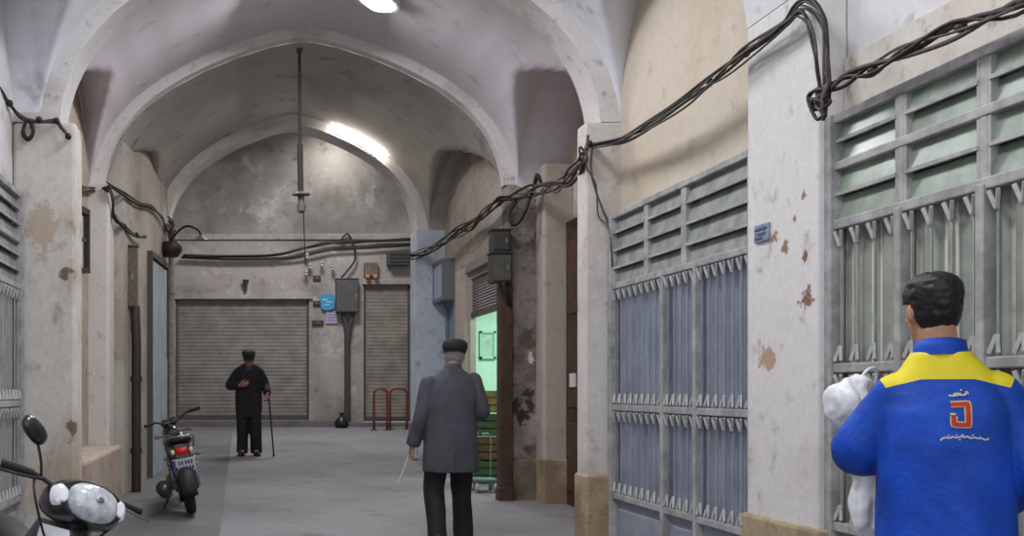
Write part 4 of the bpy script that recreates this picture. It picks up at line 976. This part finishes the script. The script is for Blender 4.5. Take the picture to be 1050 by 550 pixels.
me = jacket_mesh(J, rows, [.07, .075, .072, .066, .058], .009, .012, 7); jk = link_mesh('coat', me, COAT, PC)
m = MB(); m.prism([(-.05, 0), (.05, 0), (.012, -.17), (-.012, -.17)], .01, Matrix.Translation((0, .178, 1.35)) @ Matrix.Rotation(math.radians(76), 4, 'X')); m.build('shirt_front', plain('dark grey shirt', (70, 70, 76), 0.8), jk)
m = MB(); m.bar((0, .178, .62), (0, .186, 1.14), .012, .006); m.build('front_seam', plain('coat seam', (18, 18, 20), 0.9), jk)
trousers(PC, J, BLK_CLOTH, (.108, .10, .094, .088), .04, .010)
for k in (0, 1): shoe(PC, J['an'][k], (.15, -.15)[k], plain('black worn shoe', (24, 22, 22), 0.5))
me = hair_mesh(J['head'], lambda p: p.z > -.05 and p.y < .0 and p.z < .06, 1.04); link_mesh('hair', me, GH, PC)
cap(PC, J['head'] @ Matrix.Scale(1.05, 4), plain('dark flat cap', (38, 38, 42), 0.85))
base = V(((px0 - 249) / F * Y, Y, fzY))
g = empty('walking_cane', base + V((.37, -.22, 0)), 'thin dark walking cane planted on the floor by the elderly person', 'cane')
hx = base + V((.30, -.235, .88)); tip = base + V((.37, -.26, 0.0))
m = MB(); m.tube([tip + V((0, 0, .03)), hx], [.011, .014], 10, 4); m.build('shaft', plain('dark cane wood', (48, 36, 28), 0.5), g, smooth=True, local=False)
m = MB(); m.tube([hx - V((0, 0, .01)), hx + V((-.005, 0, .03)), hx + V((0, .03, .055)), hx + V((0, .075, .05)), hx + V((0, .10, .02))], .015, 10, 4); m.build('handle', plain('cane crook', (58, 42, 30), 0.5), g, smooth=True, local=False)
m = MB(); m.lathe([(0, 0), (.018, 0), (.016, .045), (0, .045)], Matrix.Translation(tip), 12); m.build('rubber_tip', BLK, g, smooth='auto', local=False)

# ------------------------------------------------------------------ motorcycles
TYRE = plain('tyre rubber', (30, 30, 30), 0.75); RIM = plain('wheel alloy', (140, 142, 146), 0.35, 0.8); BLKP = plain('black bike plastic', (22, 22, 24), 0.3, coat=0.4, spec=0.5); MATT = plain('matt black', (30, 30, 32), 0.6)
WHP = plain('white bike plastic', (222, 222, 224), 0.25, coat=0.5); CLEAR = plain('clear lamp lens', (214, 218, 222), 0.08, spec=0.8, coat=0.6, var=0.28, scale=16); ENG = plain('engine alloy', (112, 112, 114), 0.4, 0.7, var=0.2); ORG = plain('amber lens', (132, 80, 40), 0.3); REDL = plain('red tail lens', (186, 26, 28), 0.2); SEATM = plain('black seat vinyl', (26, 26, 28), 0.5, var=0.1)
def wheel(parent, x, z, R, w):
    Mw = Matrix.Translation((x, 0, z)) @ Matrix.Rotation(PI / 2, 4, 'X')
    m = MB(); n = 12; m.lathe([(R - w * .9 + w * .9 * math.cos(2 * PI * k / n) if True else 0, w * .95 * math.sin(2 * PI * k / n)) for k in range(n + 1)], Mw, 36); t = m.build('wheel', TYRE, parent, smooth=True)
    m = MB(); m.lathe([(R - w * 1.9, -w * .6), (R - w * 1.55, -w * .65), (R - w * 1.6, 0), (R - w * 1.55, w * .65), (R - w * 1.9, w * .6), (R - w * 1.9, -w * .6)], Mw, 32); m.build('rim', RIM, t, smooth='auto')
    m = MB(); m.lathe([(0, -.06), (.04, -.06), (.05, -.03), (.05, .03), (.04, .06), (0, .06)], Mw, 18); m.build('hub', ENG, t, smooth='auto')
    m = MB()
    for k in range(18):
        a = 2 * PI * k / 18; b = a + (.35 if k % 2 else -.35); s = .02 if k % 4 < 2 else -.02
        m.tube([Mw @ V((.045 * math.cos(a), .045 * math.sin(a), s)), Mw @ V(((R - w * 1.8) * math.cos(b), (R - w * 1.8) * math.sin(b), 0))], .003, 5)
    m.build('spokes', RIM, t)
def fender(parent, x, z, R, a0, a1, w, mat):
    m = MB(); secs = []
    for k in range(15):
        a = a0 + (a1 - a0) * k / 14; c = V((x + R * math.cos(a), 0, z + R * math.sin(a))); n = V((math.cos(a), 0, math.sin(a)))
        q = [c + V((0, w * u, 0)) - n * (abs(u) ** 2 * .035) for u in (-1, -.7, -.35, 0, .35, .7, 1)]; secs.append(q + [p - n * .006 for p in reversed(q)])
    m.loft(secs); return m.build('fender', mat, parent, smooth=True)
def indicator(parent, p, out):
    m = MB(); p = V(p); o = V(out); m.tube([p, p + o * .06], .007, 8); st = m.build('indicator', MATT, parent)
    m = MB(); m.ball(p + o * .085, (.018, .024, .018), 12, 8); m.build('lens', ORG, st, smooth=True)
def mirror(parent, base, top, tilt):
    base, top = V(base), V(top)
    m = MB(); m.tube([base, base.lerp(top, .3) + V((.0, 0, .02)), top], .0065, 8, 4); st = m.build('mirror', MATT, parent, smooth=True)
    M = Matrix.Translation(top) @ tilt
    m = MB(); m.stack([(0, .0, -.012, .068, .036), (0, 0, -.006, .075, .043), (0, 0, .008, .072, .041), (0, 0, .02, .052, .028), (0, 0, .026, .02, .01)], 28, M, 2.5); m.build('shell', BLKP, st, smooth=True)
    m = MB(); m.stack([(0, 0, -.0145, .066, .035), (0, 0, -.012, .066, .035)], 28, M, 2.5); m.build('glass', plain('mirror glass', (190, 196, 204), 0.03, 1.0), st)
def handlebar(parent, hx, hz, half, sweep, rise, steer, lever=True):
    """steering group: bar, two grips, two levers"""
    c = V((hx, 0, hz)); Rz = Matrix.Translation(c) @ Matrix.Rotation(steer, 4, V((-.42, 0, .9))) @ Matrix.Translation(-c)
    T = lambda p: Rz @ V(p)
    m = MB(); m.tube([T(p) for p in ((hx - sweep, -half, hz + rise), (hx - sweep * .5, -half * .6, hz + rise), (hx, -half * .25, hz), (hx, half * .25, hz), (hx - sweep * .5, half * .6, hz + rise), (hx - sweep, half, hz + rise))], .011, 10, 4); b = m.build('handlebar', MATT, parent, smooth=True)
    for s in (-1, 1):
        a = V((hx - sweep * .55, s * half * .64, hz + rise)); e = V((hx - sweep * 1.03, s * (half + .012), hz + rise))
        m = MB(); m.tube([T(a), T(a.lerp(e, .1)), T(a.lerp(e, .92)), T(e)], [.014, .0185, .0175, .02], 12); m.build('grip', TYRE, b, smooth='auto')
        if lever:
            m = MB(); q = a + V((.03, -s * .02, -.01)); m.tube([T(a + V((.005, -s * .03, 0))), T(q + V((.015, 0, 0))), T(q + V((.02, s * .08, -.012))), T(q + V((-.015, s * .18, -.018)))], [.008, .008, .006, .007], 8, 3); m.build('lever', RIM if s > 0 else MATT, b, smooth=True)
    return b, T
def place(g, loc, yaw, lean):
    g.location = loc; g.rotation_euler = (Matrix.Rotation(yaw, 3, 'Z') @ Matrix.Rotation(-lean, 3, 'X')).to_euler()

# black and white scooter at the left edge
B1 = empty('scooter', (0, 0, 0), 'black and white scooter with clear headlamp parked at the left edge before the pillar', 'scooter')
wheel(B1, .62, .28, .28, .042); wheel(B1, -.62, .28, .28, .045)
fender(B1, .62, .28, .325, math.radians(-10), math.radians(165), .07, BLKP); fender(B1, -.62, .28, .335, math.radians(20), math.radians(190), .08, BLKP)
for s in (-1, 1):
    m = MB(); m.tube([(.62, s * .085, .28), (.56, s * .085, .45), (.44, s * .06, .78)], [.022, .024, .026], 10, 3); m.build('fork_leg', RIM, B1, smooth=True)
m = MB(); secs = []
for z, x, w in ((.32, .30, .13), (.45, .40, .19), (.6, .46, .2), (.75, .45, .17), (.88, .40, .12)):
    q = [V((x - .22 * abs(u) ** 2 * (w / .2), w * u, z)) for u in (-1, -.66, -.33, 0, .33, .66, 1)]; secs.append(q + [p - V((.03, 0, 0)) for p in reversed(q)])
m.loft(secs); m.build('leg_shield', BLKP, B1, smooth='auto')
for s in (-1, 1):
    m = MB(); secs = []
    for z, x, w0, w1 in ((.52, .475, .02, .06), (.64, .482, .02, .12), (.78, .468, .03, .145), (.86, .44, .05, .14)):
        q = [V((x - .22 * (w0 + (w1 - w0) * u) ** 2 / .04 * .9 + .006, s * (w0 + (w1 - w0) * u), z)) for u in (0, .33, .66, 1)]; secs.append(q + [p - V((.02, 0, 0)) for p in reversed(q)])
    m.loft(secs); m.build('front_panel', WHP, B1, smooth='auto')
bar_, T = handlebar(B1, .33, 1.0, .34, .09, .035, math.radians(6))
def shaped(rows, M, e=2.3, seg=24):
    m = MB(); m.stack(rows, seg, M, e); return m
Mh = Matrix.Translation(T(V((.36, 0, .965)))) @ Matrix.Rotation(math.radians(6), 4, 'Z') @ Matrix.Rotation(math.radians(68), 4, 'Y')     # local z points forward and a little up
m = shaped([(0, 0, -.10, .04, .10), (0, 0, -.06, .075, .17), (0, 0, .0, .098, .19), (0, 0, .05, .10, .175), (.005, 0, .085, .088, .15)], Mh); m.build('headlamp_cowl', BLKP, bar_, smooth='auto')
m = shaped([(.008, 0, .08, .084, .122), (.008, 0, .10, .08, .118), (.008, 0, .125, .062, .098), (.008, 0, .142, .03, .05), (.008, 0, .146, .006, .01)], Mh, 2.4); hl = m.build('headlamp', CLEAR, bar_, smooth=True)
m = shaped([(.008, 0, .150, .012, .018), (.008, 0, .154, .010, .012)], Mh); m.build('bulb_cap', RIM, hl, smooth='auto')
for s in (-1, 1):
    m = shaped([(.0, s * .145, .045, .05, .035), (.0, s * .143, .075, .046, .032), (0, s * .138, .09, .03, .02)], Mh, 2.2); m.build('indicator_lens', WHP, bar_, smooth='auto')
m = shaped([(-.075, 0, -.02, .02, .09), (-.09, 0, .02, .018, .08), (-.08, 0, .06, .012, .05)], Mh); m.build('visor', BLKP, bar_, smooth='auto')
mirror(bar_, T(V((.30, -.19, 1.03))), T(V((.29, -.285, 1.205))), Matrix.Rotation(math.radians(20), 4, 'Z') @ Matrix.Rotation(math.radians(80), 4, 'Y') @ Matrix.Rotation(math.radians(62), 4, 'Z'))
m = MB()
m.tube([T(V((.30, .22, 1.02))), T(V((.38, .20, .98))), T(V((.40, .1, .86))), V((.36, .03, .7))], .006, 6, 4); m.tube([T(V((.30, -.22, 1.02))), T(V((.40, -.24, .95))), T(V((.38, -.14, .82))), V((.36, -.03, .7))], .006, 6, 4); m.build('brake_hose', MATT, B1, smooth=True)
m = MB(); secs = []
for x, z, w, h in ((-.02, .68, .08, .03), (-.12, .72, .12, .05), (-.35, .76, .14, .055), (-.6, .80, .13, .05), (-.74, .83, .09, .03)): secs.append([V((x, w * math.cos(a), z + h * math.sin(a))) for a in [2 * PI * k / 20 for k in range(20)]])
m.loft(secs); m.build('seat', SEATM, B1, smooth=True)
m = MB(); secs = []
for x, z, w, h in ((.2, .5, .05, .06), (0, .5, .09, .1), (-.2, .58, .12, .12), (-.5, .66, .12, .1), (-.8, .76, .07, .05)): secs.append([V((x, w * math.cos(a), z + h * math.sin(a))) for a in [2 * PI * k / 20 for k in range(20)]])
m.loft(secs); m.build('side_fairing', BLKP, B1, smooth=True)
m = MB(); m.ball((.08, 0, .33), (.17, .13, .11)); m.tube([(.15, 0, .36), (.32, 0, .42)], [.07, .06], 14); m.build('engine', ENG, B1, smooth=True)
m = MB(); m.tube([(.1, -.12, .3), (-.1, -.15, .24), (-.4, -.16, .28), (-.8, -.17, .38)], [.018, .02, .045, .05], 12, 4); m.build('muffler', RIM, B1, smooth=True)
m = MB(); m.tube([(-.05, .12, .26), (-.08, .24, .04), (-.11, .30, .0)], .011, 8, 3); m.build('side_stand', MATT, B1, smooth=True)
m = MB(); m.ball((-.83, 0, .78), (.04, .08, .035)); m.build('tail_lamp', REDL, B1, smooth=True)
place(B1, (-1.12, 4.66, fz(4.66)), math.atan2(-.86, .51), math.radians(18))

# standing motorcycle seen from behind
B2 = empty('motorcycle', (0, 0, 0), 'black motorcycle with red tail lamp seen from behind, parked by the left wall', 'motorcycle')
wheel(B2, .64, .29, .29, .042); wheel(B2, -.60, .29, .29, .055)
fender(B2, .64, .29, .335, math.radians(10), math.radians(165), .07, MATT); fender(B2, -.60, .29, .345, math.radians(35), math.radians(190), .085, MATT)
for s in (-1, 1):
    m = MB(); m.tube([(.64, s * .09, .29), (.42, s * .09, .90)], [.024, .028], 10); m.build('fork_leg', RIM, B2, smooth='auto')
    m = MB(); m.tube([(-.58, s * .13, .30), (-.47, s * .13, .64)], [.02, .02], 10); q = []
    for k in range(40): a = k * .95; u = k / 39; q.append(V((-.565 + .085 * u + .034 * math.cos(a), s * .13 + .034 * math.sin(a), .34 + .26 * u)))
    m.tube(q, .006, 5); m.build('shock_absorber', RIM, B2, smooth=True)
    m = MB(); m.tube([(.02, s * .07, .32), (-.3, s * .10, .3), (-.60, s * .11, .29)], .018, 8); m.build('swing_arm', MATT, B2)
bar_, T = handlebar(B2, .34, 1.0, .34, .10, .06, math.radians(20))
mc = Matrix.Translation(T(V((.46, 0, .88)))) @ Matrix.Rotation(math.radians(20), 4, 'Z') @ Matrix.Rotation(PI / 2, 4, 'Y')
m = MB(); m.lathe([(0, -.1), (.05, -.09), (.085, -.03), (.09, .03), (.0, .05)], mc, 22); m.build('headlamp', BLKP, bar_, smooth='auto')
for s in (-1, 1):
    mm = MB(); c = T(V((.40, s * .055, 1.0))); mm.lathe([(0, -.03), (.045, -.03), (.05, .02), (0, .025)], Matrix.Translation(c) @ Matrix.Rotation(-.9, 4, 'Y'), 18); mm.build('gauge', BLKP, bar_, smooth='auto')
m = MB(); secs = []
for x, z, w, h in ((.30, .78, .07, .07), (.22, .80, .13, .11), (.08, .80, .15, .115), (-.06, .78, .12, .09), (-.14, .75, .07, .05)): secs.append([V((x, w * math.cos(a), z + h * math.sin(a))) for a in [2 * PI * k / 20 for k in range(20)]])
m.loft(secs); m.build('fuel_tank', plain('black tank paint', (20, 20, 26), 0.2, coat=0.6), B2, smooth=True)
m = MB(); secs = []
for x, z, w, h in ((-.08, .77, .09, .04), (-.2, .78, .13, .055), (-.45, .80, .145, .06), (-.70, .83, .13, .055), (-.80, .85, .10, .03)): secs.append([V((x, w * math.cos(a), z + h * math.sin(a))) for a in [2 * PI * k / 20 for k in range(20)]])
m.loft(secs); m.build('seat', SEATM, B2, smooth=True)
m = MB()
for s in (-1, 1): m.tube([(-.5, s * .15, .74), (-.72, s * .15, .84), (-.86, s * .12, .88), (-.90, s * .05, .885), (-.91, 0, .885)], .011, 8, 3)
m.build('grab_rail', RIM, B2, smooth=True)
m = MB(); m.ball((.06, 0, .38), (.17, .14, .15)); m.tube([(.1, 0, .42), (.2, 0, .62)], [.09, .08], 14); m.ball((0.0, .15, .33), (.12, .04, .10)); m.ball((0.0, -.15, .33), (.12, .04, .10)); m.build('engine', ENG, B2, smooth=True)
m = MB(); m.tube([(.25, .08, .5), (.22, .14, .28), (0, .18, .2), (-.35, .22, .27), (-.78, .25, .36)], [.02, .022, .03, .075, .085], 14, 4); m.build('muffler', plain('dark burnt steel', (86, 86, 88), 0.35, 0.8), B2, smooth=True)
m = MB(); m.box(-.80, -.70, -.085, .085, .60, .80); tl = m.build('tail_panel', BLKP, B2, bevel=0.015)
m = MB(); m.stack([(0, 0, 0, .045, .07), (0, 0, .03, .04, .065), (0, 0, .045, .02, .04)], 20, Matrix.Translation((-.80, 0, .72)) @ Matrix.Rotation(-PI / 2, 4, 'Y'), 3); m.build('tail_lamp', REDL, tl, smooth='auto')
for s in (-1, 1):
    m = MB(); m.ball((-.81, s * .095, .72), (.02, .022, .03)); m.build('reflector', plain('pale lens', (206, 190, 150), 0.2), tl, smooth=True)
Mp = Matrix.Translation((-.83, 0, .57)) @ Matrix.Rotation(math.radians(-14), 4, 'Y')
m = MB(); m.box(-.006, .006, -.115, .115, -.075, .075, Mp); pl = m.build('number_plate', plain('white plate', (176, 182, 192), 0.5), B2, bevel=0.004)
m = MB()
for y in (-.08, -.05, -.02, .02, .05): m.box(-.009, -.005, y - .008, y + .008, .012, .05, Mp)
for y in (-.085, -.055, -.02, .01, .045, .08): m.box(-.009, -.005, y - .009, y + .009, -.055, -.015, Mp)
m.build('lettering', plain('dark plate characters', (40, 44, 60), 0.5), pl)
m = MB(); m.box(-.009, -.005, .09, .112, -.07, .07, Mp); m.build('plate_band', plain('blue plate band', (40, 70, 150), 0.5), pl)
for s in (-1, 1): indicator(B2, (-.74, s * .09, .66), (0, s, 0)); indicator(B2, T(V((.40, s * .12, .86))), (0, s, 0))
m = MB(); m.tube([(.0, .14, .25), (-.05, .26, .06), (-.07, .32, .0)], .012, 8, 3); m.build('side_stand', MATT, B2, smooth=True)
m = MB(); m.tube([(.28, 0, .8), (.05, 0, .68), (-.3, 0, .7), (-.75, 0, .78)], .022, 8, 3); m.tube([(.34, 0, .85), (.26, 0, .4), (.05, 0, .22), (-.15, 0, .3), (-.2, 0, .7)], .02, 8, 4); m.build('frame', MATT, B2, smooth=True)
place(B2, (-.55, 10.75, fz(10.75)), math.radians(97), math.radians(10)); B2.scale = (.9, .9, .87)

g = empty('tube_lamp', W(362, 136, 14.93), 'glowing white tube lamp fixed along the third arch, right of its point', 'lamp')
P = [W(px, py, 14.93) for px, py in ((342, 133), (355, 138), (367, 144.5), (379, 152.5), (390, 161))]
m = MB(); m.tube([p + V((0, .04, 0)) for p in P], .035, 10, 4); m.build('batten', plain('white lamp batten', (206, 204, 200), 0.5), g, smooth=True, local=False)
m = MB(); m.tube(P, .036, 12, 4); m.build('tube', emit('lit tube', (255, 248, 236), 16), g, smooth=True, local=False)
